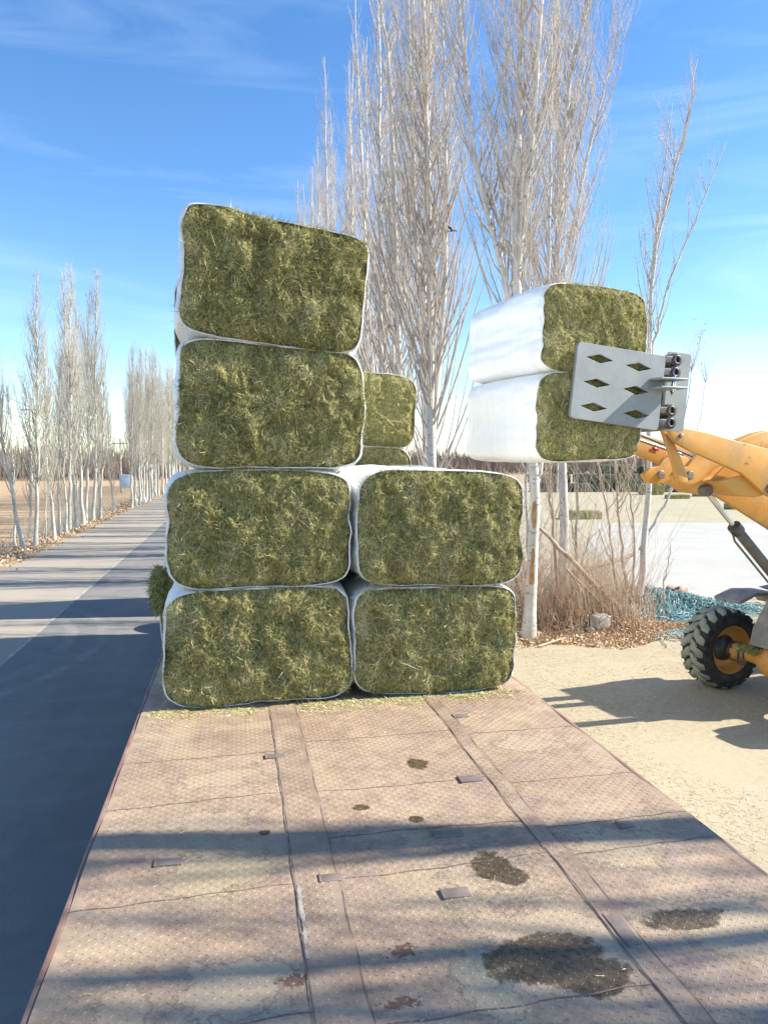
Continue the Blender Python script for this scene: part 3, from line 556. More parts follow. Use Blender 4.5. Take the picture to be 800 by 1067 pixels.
for b in (-0.24, 0.18):
    o = obj('bell_crank', MB().prism([(1.27, 2.70), (1.33, 2.62), (1.44, 2.60), (1.56, 2.61), (1.69, 2.66), (1.82, 2.76), (1.96, 2.81), (1.86, 2.88), (1.70, 2.925), (1.56, 2.88), (1.47, 2.79), (1.36, 2.775)], b, b+0.06), YEL, WL, bevel=0.008)
    obj('pivot_pin', MB().lathe([(b-.03, .001), (b-.03, .045), (b+.09, .045), (b+.09, .001)], (1.49, 0, 2.70), 'y', 20), DPIN, o, bevel=0.003)
for b in (-0.40,):
    obj('link_strap', MB().prism([(0.99, 3.16), (1.07, 3.15), (1.20, 2.93), (1.33, 2.69), (1.32, 2.63), (1.22, 2.63), (1.19, 2.70), (1.10, 2.93)], b, b+0.05), YEL, WL, bevel=0.006)
obj('rocker_lever', MB().prism([(2.25, 2.98), (2.45, 3.08), (2.70, 3.16), (2.88, 3.19), (2.98, 3.14), (2.98, 3.04), (2.85, 2.96), (2.5, 2.88)], 0.02, 0.16), YEL, WL, bevel=0.01)
def cyl(b, p0, p1, p2, r=0.055, rr=0.028):
    P = lambda p: (p[0], b, p[1])
    root = obj('hydraulic_cylinder', MB().tube([P(p1), P(p2)], r, 20), CYL, WL, bevel=0.006)
    obj('piston_rod', MB().tube([P(p0), P(p1)], rr, 16), CHROME, root, smooth=True)
    d = Vector((p2[0]-p1[0], 0, p2[1]-p1[1])).normalized(); q = Vector(P(p1))
    obj('gland', MB().tube([q-d*0.03, q+d*0.07], r*1.3, 20), DSTEEL, root, bevel=0.004)
    e = MB()
    for p in (p0, p2): e.lathe([(-.05, .001), (-.05, .06), (.05, .06), (.05, .001)], (p[0], b, p[1]), 'y', 18)
    obj('rod_eye', e, CYL, root, bevel=0.004)
    n = Vector((-d.z, 0, d.x))
    s = -1 if n.z > 0 else 1
    obj('oil_pipe', MB().tube([q+d*0.02+n*s*r*1.2, q+d*0.1+n*s*(r*1.9), q+d*0.8+n*s*(r*1.9), q+d*0.9+n*s*r*1.2], 0.012, 10), CYL, root, smooth=True)
for b in (-0.2,): cyl(b, (1.75, 2.54), (2.17, 2.14), (3.08, 1.28))
cyl(0.09, (2.9, 3.08), (3.3, 2.86), (4.3, 2.25), 0.06)
hz = MB()
for k_, b in enumerate((0.28, 0.24, 0.19)):
    hz.tube([(1.15, b, 3.16-k_*.01), (1.35, b, 3.11-k_*.015), (1.7, b, 3.01-k_*.02), (1.95, b, 2.93-k_*.02), (2.3, b*.8, 2.88), (2.7, b*.7, 2.75), (3.2, b*.7, 2.5), (3.9, b*.6, 2.0)], 0.011, 10)
obj('hydraulic_hose', hz, BLACK, WL, smooth=True)
hz = MB(); 
for b, z in ((0.33, 3.135), (0.30, 3.12)): hz.tube([(1.1, b, z), (1.9, b, z-0.21)], 0.014, 12)
obj('steel_pipe', hz, CHROME, WL, smooth=True)
obj('decal', MB().box((1.62, 0.41, 2.98), (0.09, 0.004, 0.03), ry=R(14)), REDP, WL)
# clamp
CL = obj('bale_clamp', MB().box((1.0, 0, 3.48), (0.05, 1.0, 0.62)).box((0.93, 0, 3.80), (0.14, 1.16, 0.05)).box((0.93, 0, 3.16), (0.14, 1.16, 0.05)), STEEL, WL, bevel=0.006)
def flat_plate(name, outer, holes, b, th, mat, par, rad=0.045):
    """plate in the x-z plane with round corners and diamond holes"""
    def rnd_(P, r):
        P = [Vector(p) for p in P]; o_ = []
        for q in range(len(P)):
            A, B, C_ = P[q-1], P[q], P[(q+1) % len(P)]; u = (A-B).normalized(); v_ = (C_-B).normalized(); s = B+u*r; e = B+v_*r
            for t in np.linspace(0, 1, 6): o_.append((1-t)**2*s+2*t*(1-t)*B+t*t*e)
        return o_
    cu = bpy.data.curves.new(name, 'CURVE'); cu.dimensions = '2D'; cu.fill_mode = 'BOTH'; cu.extrude = th/2-0.002; cu.bevel_depth = 0.002
    for poly in [rnd_(outer, rad)]+[rnd_(h_, 0.008) for h_ in holes]:
        sp = cu.splines.new('POLY'); sp.points.add(len(poly)-1); sp.use_cyclic_u = True
        for q, p in enumerate(poly): sp.points[q].co = (p[0], p[1], 0, 1)
    tmp = bpy.data.objects.new('t', cu); COL.objects.link(tmp); bpy.context.view_layer.update()
    me = bpy.data.meshes.new_from_object(tmp.evaluated_get(bpy.context.evaluated_depsgraph_get())); bpy.data.objects.remove(tmp)
    me.transform(Matrix.Translation((0, b, 0)) @ Matrix.Rotation(R(90), 4, 'X')); me.materials.clear(); me.materials.append(mat)
    return link(name, me, par)
hc = [(-0.026, 3.742), (0.397, 3.69), (-0.053, 3.529), (0.373, 3.481), (-0.083, 3.319), (0.382, 3.267)]
holes = [[(x-.155, z+.010), (x+.0, z+.042), (x+.15, z-.012), (x, z-.042)] for x, z in hc]
for b in (-0.735, 0.735):
    p = flat_plate('clamp_plate', [(-0.255, 3.877), (0.699, 3.801), (0.627, 3.126), (-0.326, 3.225)], holes, b, 0.035, STEEL, CL)
tz = [(0.85, 3.779), (0.835, 3.664), (0.80, 3.313), (0.795, 3.20)]
for (a, z) in tz:
    g_ = MB().lathe([(-.68, .026), (-.735, .026), (-.74, .03), (-.74, .044), (-.73, .048), (.755, .048), (.765, .044), (.765, .03), (.72, .026)], (a, 0, z), 'y', 24); g_.lathe([(-.67, .001), (-.67, .028)], (a, 0, z), 'y', 20)
    obj('guide_tube', g_, DSTEEL, CL, smooth=False)
    for b in (-0.66, 0.66): obj('slide_sleeve', MB().lathe([(-.07, .05), (-.07, .062), (.07, .062), (.07, .05)], (a, b, z), 'y', 24).box(((a+.55)/2+.02, b-.045*np.sign(b)*-1, z), (a-.60, .05, .06)), DSTEEL, CL, bevel=0.003)
for b in (-0.60, 0.60):
    flat_plate('end_plate', [(0.86, 3.872), (1.124, 3.857), (1.05, 3.128), (0.80, 3.138)], [[(x-.03*.0-.035, z), (x, z+.065), (x+.035, z), (x, z-.065)] for x, z in ((0.90, 3.52),)], b, 0.03, STEEL, CL, 0.03)
lg = MB()
for z in (3.583, 3.505): lg.box((0.67, -0.80, z), (0.30, 0.22, 0.018))
obj('clevis_lug', lg, STEEL, CL, bevel=0.006)
obj('clevis_pin', MB().tube([(0.72, -.84, 3.47), (0.72, -.84, 3.61)], 0.018, 14), CHROME, CL, bevel=0.003)
obj('clamp_cylinder', MB().tube([(0.93, -.58, 3.50), (0.93, .5, 3.50)], 0.045, 20), DSTEEL, CL, smooth=True)
# wheels
def loader_wheel(b0, sgn, a0, r=0.505, wd=0.37):
    c = (a0, b0+sgn*wd/2, r)
    tb = MB(); tb.lathe([(-wd*.42, r*.57), (-wd*.49, r*.62), (-wd*.5, r*.78), (-wd*.47, r*.90), (-wd*.36, r*.945), (wd*.36, r*.945), (wd*.47, r*.90), (wd*.5, r*.78), (wd*.49, r*.62), (wd*.42, r*.57)], c, 'y', 72)
    wh = obj('wheel', tb, TYRE, WL, smooth=True)
    ld = MB(); N_ = 19
    for k in range(N_):
        for s in (-1, 1):
            t0 = 2*math.pi*(k+(0.5 if s > 0 else 0))/N_
            # a chevron half: from centre to shoulder, swept back, then down the sidewall
            prof = [(0.01, r*.93, r*.998, 0.0, .135), (0.17, r*.93, r*1.0, 0.06, .135), (0.27, r*.93, r*.998, 0.15, .13), (0.43, r*.90, r*.985, 0.19, .115), (0.505, r*.86, r*.935, 0.22, .085), (0.518, r*.80, r*.86, 0.23, .06)]
            V = []
            for y, ri, ro, sw, hw in prof:
                for (rad_, sg) in ((ri, -1), (ri, 1), (ro, 0.86), (ro, -0.86)):
                    an = t0+sw+sg*hw; V.append((c[0]+rad_*math.cos(an), c[1]+s*y*wd, c[2]+rad_*math.sin(an)))
            F = [(0, 1, 2, 3)]+[(4*q+u, 4*q+4+u, 4*q+4+(u+1) % 4, 4*q+(u+1) % 4) for q in range(5) for u in range(4)]+[(23, 22, 21, 20)]
            ld.add(V, [f if s > 0 else f[::-1] for f in F])
    me = ld.mesh('tread', [TREAD, TYRE]); bm = bmesh.new(); bm.from_mesh(me); bmesh.ops.recalc_face_normals(bm, faces=bm.faces)
    for f in bm.faces:
        m_ = f.calc_center_median()
        rr_ = math.hypot(m_.x-c[0], m_.z-c[2])
        f.material_index = 0 if rr_ > r*.955 else 1
    bm.to_mesh(me); bm.free(); link('tread', me, wh)
    rim = MB(); s = -sgn; y0 = c[1]+s*wd*.5
    rp = [(-wd*.44*s*-1*-1, 0)]
    pr = [(0.49, .585), (0.50, .60), (0.46, .57), (0.30, .53), (0.16, .50), (0.12, .40), (0.10, .20), (0.06, .19), (0.05, .01)]
    rim.lathe([(s*wd*y, r*q) for y, q in pr], c, 'y', 48); rim.lathe([(-s*wd*y, r*q) for y, q in ((0.47, .58), (0.2, .5), (0.02, .4), (0.0, .01))], c, 'y', 48)
    obj('rim', rim, YEL, wh, smooth=True)
    hb = MB().lathe([(s*wd*.12, .16), (s*wd*.2, .155), (s*wd*.22, .10), (s*wd*.55, .085), (s*wd*.6, .12), (s*wd*.66, .12), (s*wd*.66, .01)], c, 'y', 30)
    obj('hub', hb, DSTEEL, wh)
    bt = MB()
    for k in range(8):
        an = k*math.pi/4+.2; bt.tube([(c[0]+.115*math.cos(an), c[1]+s*wd*.62, c[2]+.115*math.sin(an)), (c[0]+.115*math.cos(an), c[1]+s*wd*.72, c[2]+.115*math.sin(an))], 0.012, 6)
    obj('wheel_bolt', bt, DSTEEL, wh)
for a0 in (3.18, 5.55):
    loader_wheel(0.75, 1, a0); loader_wheel(-0.75, -1, a0)
    ax = MB().lathe([(-.74, .10), (-.70, .10), (-.68, .075), (-.35, .085), (-.22, .17), (-.1, .21), (.1, .21), (.22, .17), (.35, .085), (.62, .075), (.64, .11), (.70, .11), (.74, .10)], (a0, 0, 0.505), 'y', 28)
    obj('axle', ax, YEL, WL, smooth=True)
yb_ = MB()
for z in (0.41, 0.60):
    for a in (3.09, 3.27): yb_.tube([(a, .46, z), (a, .56, z)], 0.014, 8)
for a in (3.09, 3.27): yb_.tube([(a, .5, .38), (a, .5, .63)], 0.012, 8); yb_.tube([(a, .57, .38), (a, .57, .63)], 0.012, 8)
obj('axle_clamp_bolt', yb_, DSTEEL, WL)
FD = two('grey_dusty_fender', (0.22, 0.21, 0.18), (0.33, 0.31, 0.26), 6, 0.8)
for b0 in (0.72, -1.12):
    f_ = [(2.92, 1.02), (3.20, 1.115), (3.47, 1.205), (3.82, 1.185), (3.98, 1.03), (3.95, 1.01), (3.80, 1.15), (3.48, 1.165), (3.21, 1.075), (2.93, .985)]
    f_ = [(a+0.05, z) for a, z in f_[1:-1]]
    obj('fender', MB().prism(f_, b0, b0+.42), FD, WL, bevel=0.006)
    f2 = [(5.0, .95), (5.15, 1.2), (5.9, 1.2), (6.05, .95), (6.02, .93), (5.87, 1.16), (5.18, 1.16), (5.03, .93)]
    obj('fender', MB().prism(f2, b0, b0+.40), FD, WL, bevel=0.006)
obj('front_frame', MB().prism([(3.42, 1.27), (3.12, .84), (3.08, .68), (3.15, .60), (4.5, .55), (4.6, 1.0), (4.6, 1.9), (4.15, 1.95), (3.6, 1.42), (3.1, 1.37)], -0.33, 0.33), BLUEF, WL, bevel=0.01)
obj('nose_plate', MB().prism([(3.40, 1.30), (3.10, .86), (3.05, .68), (3.02, .68), (3.07, .88), (3.37, 1.32)], -0.35, 0.35), FD, WL, bevel=0.004)
hd = tuft('hay_debris', '', (3.1, 0.35, 0.62), 0.2, 0.22, 0.05, 2500, 91, 0.05, -0.08); hd.parent = WL
for k_ in ('label', 'category'):
    if k_ in hd: del hd[k_]
obj('rear_frame', MB().prism([(4.65, .55), (7.0, .6), (7.1, 1.0), (4.65, 1.0)], -.4, .4), BLUEF, WL, bevel=0.02)
obj('hood', MB().prism([(5.6, 1.0), (7.1, 1.0), (7.15, 1.6), (6.95, 1.75), (5.6, 1.85)], -.42, .42), YEL, WL, bevel=0.04)
cabo = obj('cab', MB().prism([(4.65, 1.0), (5.6, 1.0), (5.6, 1.55), (4.65, 1.55)], -.5, .5).box((4.72, -.46, 2.05), (.07, .07, 1.0)).box((4.72, .46, 2.05), (.07, .07, 1.0)).box((5.55, -.46, 2.05), (.07, .07, 1.0)).box((5.55, .46, 2.05), (.07, .07, 1.0)), YEL, WL, bevel=0.01)
obj('roof', MB().box((5.12, 0, 2.6), (1.15, 1.15, .12)), YEL, cabo, bevel=0.04)
for c_, d_ in (((4.72, 0, 2.05), (.012, .84, .96)), ((5.55, 0, 2.05), (.012, .84, .96)), ((5.13, .47, 2.05), (.76, .012, .96)), ((5.13, -.47, 2.05), (.76, .012, .96))): obj('window', MB().box(c_, d_), GLASS, cabo)
for b in (-.55, .55): obj('headlight', MB().box((4.5, b, 1.75), (.08, .16, .12)), STEEL, WL, bevel=0.01)
obj('exhaust_pipe', MB().tube([(6.2, .25, 1.75), (6.2, .25, 2.5)], .035, 14), DSTEEL, WL)

LB = 'wrapped hay bales lifted by the loader'
for (z, sd_, lab_, hh) in ((4.005, 21, 'upper of two white wrapped hay bales held in the air by the loader clamp', 0.765), (3.232, 22, 'lower of two white wrapped hay bales held in the air by the loader clamp', 0.765)):
    b = make_bale(1.12, hh, 1.33, sd_, 20000, 0.02, LB, lab_, warm=0.10)
    nx, ny = -.187, .982
    dx = 0.0 if z > 3.6 else -0.035
    b.location = (LO[0]-nx*.665+dx*.982, LO[1]-ny*.665+dx*.187, z); b.rotation_euler = (0, R(0.8 if z > 3.6 else 0), LRZ)

# ------------------------------------------------------------------ trees
def wander(p0, p1, n, amp, g):
    t = np.linspace(0, 1, n)[:, None]; P = np.array(p0)*(1-t)+np.array(p1)*t; d = np.cumsum(g.normal(0, amp, (n, 3)), 0); d -= t*d[-1]; d[0] = 0; d[:, 2] *= 0.2
    return P+d
def branch(mb, start, az, a0, a1, L, r0, n, g, sides, amp=0.03):
    t = np.linspace(0, 1, n); ang = a0+(a1-a0)*t**0.6; seg = L/(n-1)
    amp = amp*0.7; d = np.column_stack([np.sin(ang)*math.cos(az), np.sin(ang)*math.sin(az), np.cos(ang)])+g.normal(0, amp, (n, 3))
    P = np.array(start)+np.vstack([[0, 0, 0], np.cumsum(d[:-1]*seg, 0)]); mb.tube(P, r0*(1-t*0.85), sides, caps=False); return P
def poplar_meshes(seed, h, r, nb, z0, paths=None, twigs=7, spur=0, bark=None, twig=None, spread=1.0, blen=0.34, trunk_sides=12, minr=0.004):
    """returns trunk mesh, crown mesh (local, base at origin)"""
    g = rng(seed); tr = MB(); cr_ = MB()
    if paths is None:
        P = wander((0, 0, -.05), (g.normal(0, .02)*h, g.normal(0, .02)*h, h), 18, 0.035, g); paths = [(P, r)]
    for P, rr in paths:
        P = np.array(P, float); n = len(P)
        if n < 10:   # smooth resample
            s = np.linspace(0, n-1, 22); P = np.column_stack([np.interp(s, np.arange(n), P[:, q]) for q in range(3)]); P[1:-1] = (P[:-2]+2*P[1:-1]+P[2:])/4; P[1:-1, :2] += g.normal(0, 0.012, (20, 2)); n = 22
        L = P[-1, 2]-P[0, 2]; t = (P[:, 2]-P[0, 2])/L
        rad = rr*(1-0.9*np.clip(t, 0, 1)**0.9)+0.004
        if P[0, 2] < 0.3: rad *= 1+0.5*np.exp(-np.clip(P[:, 2], 0, 9)*3)
        tr.tube(P, rad, trunk_sides)
        if P[0, 2] > 0.3 or len(paths) == 1 or True:
            zz0 = max(z0, P[0, 2]); k = max(4, int(nb*L/h))
            for q in range(k):
                u = g.random()**0.85; z = zz0+(P[-1, 2]*0.97-zz0)*u
                s = np.array([np.interp(z, P[:, 2], P[:, w_]) for w_ in range(3)]); rz_ = np.interp(z, P[:, 2], rad)
                az = g.random()*6.283; BLn = (blen*(h-z)*g.uniform(0.5, 1.25)+0.5)*min(1, 0.45+(z-zz0+0.6)/4)
                br = min(rz_*0.5, 0.004+0.008*BLn)*g.uniform(0.7, 1.1)
                Q = branch(cr_, s, az, R(g.uniform(22, 42))*spread, R(g.uniform(1, 10))*spread, BLn, max(br, minr), 8, g, 5, 0.05)
                nt_ = int(twigs*BLn*g.uniform(0.7, 1.2))
                for _ in range(nt_):
                    i_ = g.uniform(0.8, 6.7); i0 = int(i_); s2 = Q[i0]*(1-(i_-i0))+Q[i0+1]*(i_-i0); tl = g.uniform(0.25, 0.85)*min(1, BLn*.5+.2)
                    az2 = g.random()*6.283
                    Q2 = branch(cr_, s2, az2, R(g.uniform(18, 40)), R(g.uniform(3, 15)), tl, max(0.0036, minr*.8), 4, g, 3, 0.08)
                    for _k in range(int(spur*tl)):
                        j_ = g.integers(0, 4); branch(cr_, Q2[j_], g.random()*6.28, R(60), R(40), g.uniform(.03, .12), 0.0035, 2, g, 3, 0)
    return tr.mesh('trunk', bark or BARKW, smooth=True), cr_.mesh('crown', twig or TWIG, smooth=True)
def put_tree(ms, loc, label, group, rz=0, sc=1, name='poplar_tree', cat='tree'):
    r = thing(name, label, cat, loc, rz, group); r.scale = (sc,)*3 if not isinstance(sc, tuple) else sc
    link('trunk', ms[0], r); link('crown', ms[1], r); return r
def path(pts, y0, o, dy=0.0):
    ox, oy = o; n = len(pts); return [(x-ox, y0-oy+dy*k/(n-1), z) for k, (x, z) in enumerate(pts)]
GR = 'bare poplars standing in a row right of the road'
# T1
o1 = (4.58, 11.5)
ms = poplar_meshes(101, 14.5, 0.10, 120, 2.2, [(path([(4.58, -.05), (4.65, 1.63), (4.65, 2.85), (4.44, 4.35), (4.31, 5.55), (4.31, 8.22), (4.38, 9.81), (4.45, 14)], 11.5, o1), 0.088),
    (path([(4.57, 3.75), (4.17, 5.54), (3.71, 7.36), (3.45, 9.7), (3.3, 12.5)], 11.5, o1, 0.4), 0.055), (path([(4.31, 5.55), (4.5, 7.7), (4.6, 9.83), (4.7, 13)], 11.5, o1, -.3), 0.05),
    (path([(4.62, 1.9), (4.80, 2.85), (4.92, 4.3), (5.0, 6.5), (5.05, 10)], 11.5, o1, .5), 0.035)], twigs=6, spur=5, blen=0.22)
T1 = put_tree(ms, (4.58, 11.5, 0), 'white barked poplar with peeled brown patches rising beside the right front bales', GR)
PEEL = two('peeled_orange_wood', (0.50, 0.31, 0.16), (0.36, 0.20, 0.10), 12, .9)
for zc, hh, ww in ((2.0, .22, .045), (1.35, .12, .03), (0.95, .32, .04), (.45, .2, .04)):
    V = []
    an = np.linspace(-1.0, 0.9, 8)-R(110)
    rr_ = 0.088*(1-0.9*(zc/14)**.9)*(1.0+0.5*math.exp(-zc*3))+0.006
    px_ = np.interp(zc, [0, 1.63, 2.85], [4.58, 4.65, 4.65])-4.58
    for s_, z in enumerate((-1, -.6, 0, .6, 1)):
        wv = ww/0.045*(1-.6*abs(z)**2); V.append([(px_+rr_*math.cos(R(-110)+(q+R(110))*wv*.6), rr_*math.sin(R(-110)+(q+R(110))*wv*.6), zc+z*hh) for q in an])
    pb = MB(); V = np.array(V); i = np.arange(4)[:, None]*8; j = np.arange(7)[None]; pb.add(V.reshape(-1, 3), np.stack([i+j, i+j+1, i+8+j+1, i+8+j], -1).reshape(-1, 4))
    obj('peeled_bark', pb, PEEL, T1, smooth=True)
o2 = (6.74, 15)
ms = poplar_meshes(102, 15.5, 0.09, 130, 2.6, [(path([(6.74, -.05), (6.70, 2.85), (6.43, 6.4), (6.57, 8.34), (6.65, 10.47), (7.1, 12.07), (7.2, 15)], 15, o2), 0.10),
    (path([(6.57, 8.34), (6.4, 12.0), (6.35, 14.5)], 15, o2, .3), .045), (path([(6.49, 6.0), (7.07, 9.08), (7.66, 11.6)], 15, o2, -.3), .045), (path([(6.6, 4.8), (6.0, 7.0), (5.5, 9.5), (5.4, 13)], 15, o2, .3), .045)], twigs=6, spur=4, blen=0.24)
put_tree(ms, (6.74, 15, 0), 'poplar whose pale trunk rises directly behind the lifted bales and forks high up', GR)
o3 = (4.72, 18)
ms = poplar_meshes(103, 18, 0.13, 150, 2.0, [(path([(4.74, -.05), (4.72, 1), (4.66, 2.85), (4.6, 6.98), (4.51, 11.07), (4.39, 13.47), (4.4, 17.5)], 18, o3), 0.13),
    (path([(4.66, 3.4), (5.0, 7.0), (5.0, 11.12), (4.89, 13.52), (4.9, 16.5)], 18, o3, .3), .07), (path([(4.66, 4.4), (4.2, 8.0), (4.05, 12), (3.9, 15.5)], 18, o3, -.3), .05)], twigs=5, spur=2, blen=.26)
put_tree(ms, (4.72, 18, 0), 'thick trunked poplar just right of the pale green rear bales, forked low', GR)
o4 = (5.05, 23)
ms = poplar_meshes(104, 19.5, 0.13, 150, 2.0, [(path([(5.06, -.05), (4.99, 2.85), (4.77, 10.14), (4.59, 14.79), (4.31, 16.28), (4.2, 19.3)], 23, o4), 0.14), (path([(4.9, 6), (5.4, 11), (5.4, 18.2)], 23, o4, .3), .07)], twigs=5, blen=.28)
put_tree(ms, (5.05, 23, 0), 'tall poplar with a leaning white stem above the gap between left stack and rear bales', GR)
protoR = [poplar_meshes(110+q, 18.5, 0.12, 125, 1.6, twigs=4, blen=0.26, minr=0.0055) for q in range(4)]
g = rng(9); ysr = [20.4, 25.2]+list(np.arange(27.3, 52, 2.0))+list(np.arange(53, 100, 2.2))
for q, y in enumerate(ysr):
    hsc = g.uniform(1.0, 1.18)*(0.85 if y < 22 else 1)
    if y > 60: hsc *= 0.8
    lb = {0: 'poplar between two thick forked ones above the pale green rear bales'}.get(q, '%s poplar from the near end of the bare row right of the road' % ordn(q+4))
    put_tree(protoR[q % 4], (4.95+g.normal(0, .25)+(0.25 if y < 17 else 0), y+g.normal(0, .2), 0), lb, GR, g.random()*6.28, (hsc*.85, hsc*.85, hsc))
# right whip tree T5
o5 = (7.32, 13)
ms = poplar_meshes(105, 10.3, 0.06, 60, 4.6, [(path([(7.32, -.05), (7.44, 1.43), (7.47, 2.76), (7.44, 6.01), (7.57, 7.0), (8.07, 8.89), (8.24, 10.05)], 13, o5), 0.062),
    (path([(7.44, 5.0), (7.5, 6.2), (7.70, 7.68), (7.95, 9.39)], 13, o5, .3), .022), (path([(7.44, 4.6), (7.70, 5.98), (8.03, 6.86), (8.66, 8.52)], 13, o5, -.3), .022), (path([(7.45, 4.5), (7.3, 5.4), (7.2, 6.4)], 13, o5, -.3), .012),
    (path([(7.33, 1.2), (7.62, 1.69), (7.95, 2.3), (8.15, 3.2), (8.3, 4.6)], 13, o5), .026), (path([(7.95, 2.3), (8.4, 3.0), (8.6, 4.4)], 13, o5), .014)], twigs=2, spur=14, blen=0.16, spread=.8)
put_tree(ms, (7.32, 13, 0), 'slender lone poplar with leaning whip-like top, its trunk behind the loader clamp', GR)
# saplings
sap = [((6.1, 13.0), [(6.1, 0), (6.08, 1.5), (6.05, 2.85), (6.0, 5)], .03), ((6.74, 12.6), [(6.74, 0), (6.54, 1.49), (6.26, 2.85), (6.1, 4)], .026), ((7.04, 12.8), [(7.04, 0), (6.87, 1.29), (6.69, 2.85), (6.6, 5)], .03),
       ((5.6, 12.6), [(5.6, 0), (5.45, 1.6), (5.35, 2.9), (5.2, 5)], .03), ((7.10, 12.9), [(7.1, 0), (7.2, 1.2), (7.0, 2.6), (6.9, 4)], .025), ((5.95, 15), [(5.95, 0), (5.9, 2.85), (5.85, 6)], .04), ((7.62, 12.6), [(7.62, 0), (7.6, .6), (7.72, 1.35)], .012)]
sl_ = ['thin upright sapling behind the long fallen log, left of the others', 'thin sapling bending left over the fallen log below the lifted bales', 'straight pale sapling standing left of the slender lone poplar trunk', 'thin leaning sapling just right of the white barked poplar', 'thin crooked sapling touching the slender lone poplar at its foot', 'slim straight sapling behind the brush below the lifted bales', 'short forked whip sapling nearest the loader wheel']
for q, (oo, pts, rr_) in enumerate(sap):
    ms = poplar_meshes(130+q, pts[-1][1], rr_, 12 if q < 6 else 5, 0.5, [(path([(x, max(z, -.03)) for x, z in pts], oo[1], oo), rr_)], twigs=4, spur=3, blen=0.3, bark=DRYST if q not in (5,) else BARKG, twig=DRYST, trunk_sides=7)
    put_tree(ms, (oo[0], oo[1], 0), sl_[q], 'saplings in the brush patch', name='sapling', cat='sapling')
# left row
GL = 'bare white stemmed poplars left of the road'
protoL = [poplar_meshes(140+q, h_, 0.075, 110, 1.7, twigs=5.5, blen=0.30, spread=.8, bark=BARKG, twig=TWIGG, minr=0.0065) for q, h_ in enumerate((9.5, 10.5, 11.5, 10))]
protoF = [poplar_meshes(170+q, h_, 0.085, 120, 2.0, twigs=4.5, blen=0.30, bark=BARKG, twig=TWIGG, minr=0.0075, spread=.85) for q, h_ in enumerate((10.5, 11.5, 11))]
protoS = [poplar_meshes(150+q, 6.0, 0.04, 60, 1.0, twigs=5, blen=0.3, spread=.8, bark=BARKG, twig=TWIGG, minr=0.005) for q in range(3)]
g = rng(21)
left = [(-6.66, 26.2, .86, 'L', -0.05), (-6.5, 27.0, .85, 'L', 0), (-6.5, 28.4, .62, 'S', 0), (-6.38, 29.2, .75, 'L', 0), (-6.5, 30.4, .7, 'L', 0), (-6.45, 31.6, 1.1, 'S', 0), (-6.6, 32.8, .92, 'L', 0), (-6.5, 33.9, 1.06, 'L', 0), (-6.45, 35.0, 1.0, 'L', 0), (-6.6, 36.3, .98, 'L', 0), (-6.5, 37.5, 1.0, 'L', 0), (-6.4, 39, .85, 'L', 0), (-6.7, 41, .8, 'L', 0), (-6.6, 44.5, .62, 'L', 0),
        (-7.3, 27.6, .9, 'S', 0), (-7.6, 30.5, 1.0, 'S', 0), (-7.5, 34, 1.1, 'S', 0), (-7.2, 38, 1.1, 'S', 0), (-7.4, 24.6, .95, 'S', 0.0)]
for q, (x, y, s_, kd, lean) in enumerate(left):
    lb = {0: 'leaning poplar at near left end of the roadside row, base nearest the camera', 1: 'second poplar from the left photo edge, upright beside the leaning one', 7: 'tallest poplar of the nearer clump left of the road', 13: 'lone short poplar in the gap between the two clumps left of the road'}.get(q, ('%s poplar back along the nearer clump left of the road' % ORD[q] if kd == 'L' else 'small thin poplar in the nearer left clump, %s back' % ORD[q]))
    tr_ = put_tree((protoL if kd == 'L' else protoS)[q % (4 if kd == 'L' else 3)], (x, y, 0), lb, GL, g.random()*6.28, s_)
    if q == 0: tr_.rotation_euler = (0, R(-7), 0)
for q in range(34):
    y = 47.6+q*1.25; s_ = g.uniform(0.78, 1.05)*(0.9 if q < 2 else 1)+0.002*(y-47)
    put_tree(protoF[q % 3], (-6.2+0.010*(y-47)+g.normal(0, .18), y, 0), '%s poplar from the near end of the far dense clump left of the road' % ordn(q) if q else 'first poplar of the far dense clump left of the road', GL, g.random()*6.28, s_)
# trees off to the right of the frame whose shadows cross the deck
msn = [poplar_meshes(160+q, 15, (0.13, 0.06)[q], (60, 80)[q], 3.8, twigs=2.5, blen=(.14, .18)[q], minr=.007, spread=(.55, .65)[q]) for q in range(2)]
for q, (x, y, k_, s_, lb) in enumerate(((7.0, 2.26, 0, 1.1, 'thick poplar just outside the right edge, casting the farthest dark band over the deck'), (8.8, 1.75, 1, .9, 'slim poplar outside the right edge of the view behind the thick one'), (7.9, 1.55, 1, 1.0, 'slim poplar outside the right edge, third from the loader'),
        (9.6, 1.1, 1, 1.25, 'slim poplar outside the right edge, fourth from the loader'), (8.2, 1.32, 1, 1.3, 'leaning slim poplar outside the right edge before the broad shadow tree'), (7.4, 0.98, 0, 1.15, 'poplar outside the right edge casting the broad nearest shadow on the deck'), (8.6, 0.60, 0, 1.1, 'stout poplar outside the right edge, behind the broad shadow tree'), (7.7, 0.0, 1, 1.0, 'slim poplar outside the right edge beside the camera'), (7.2, -.8, 0, 1.1, 'poplar outside the right edge, last of the near row'))):
    put_tree(msn[k_], (x, y, 0), lb, GR, q*1.3, s_)

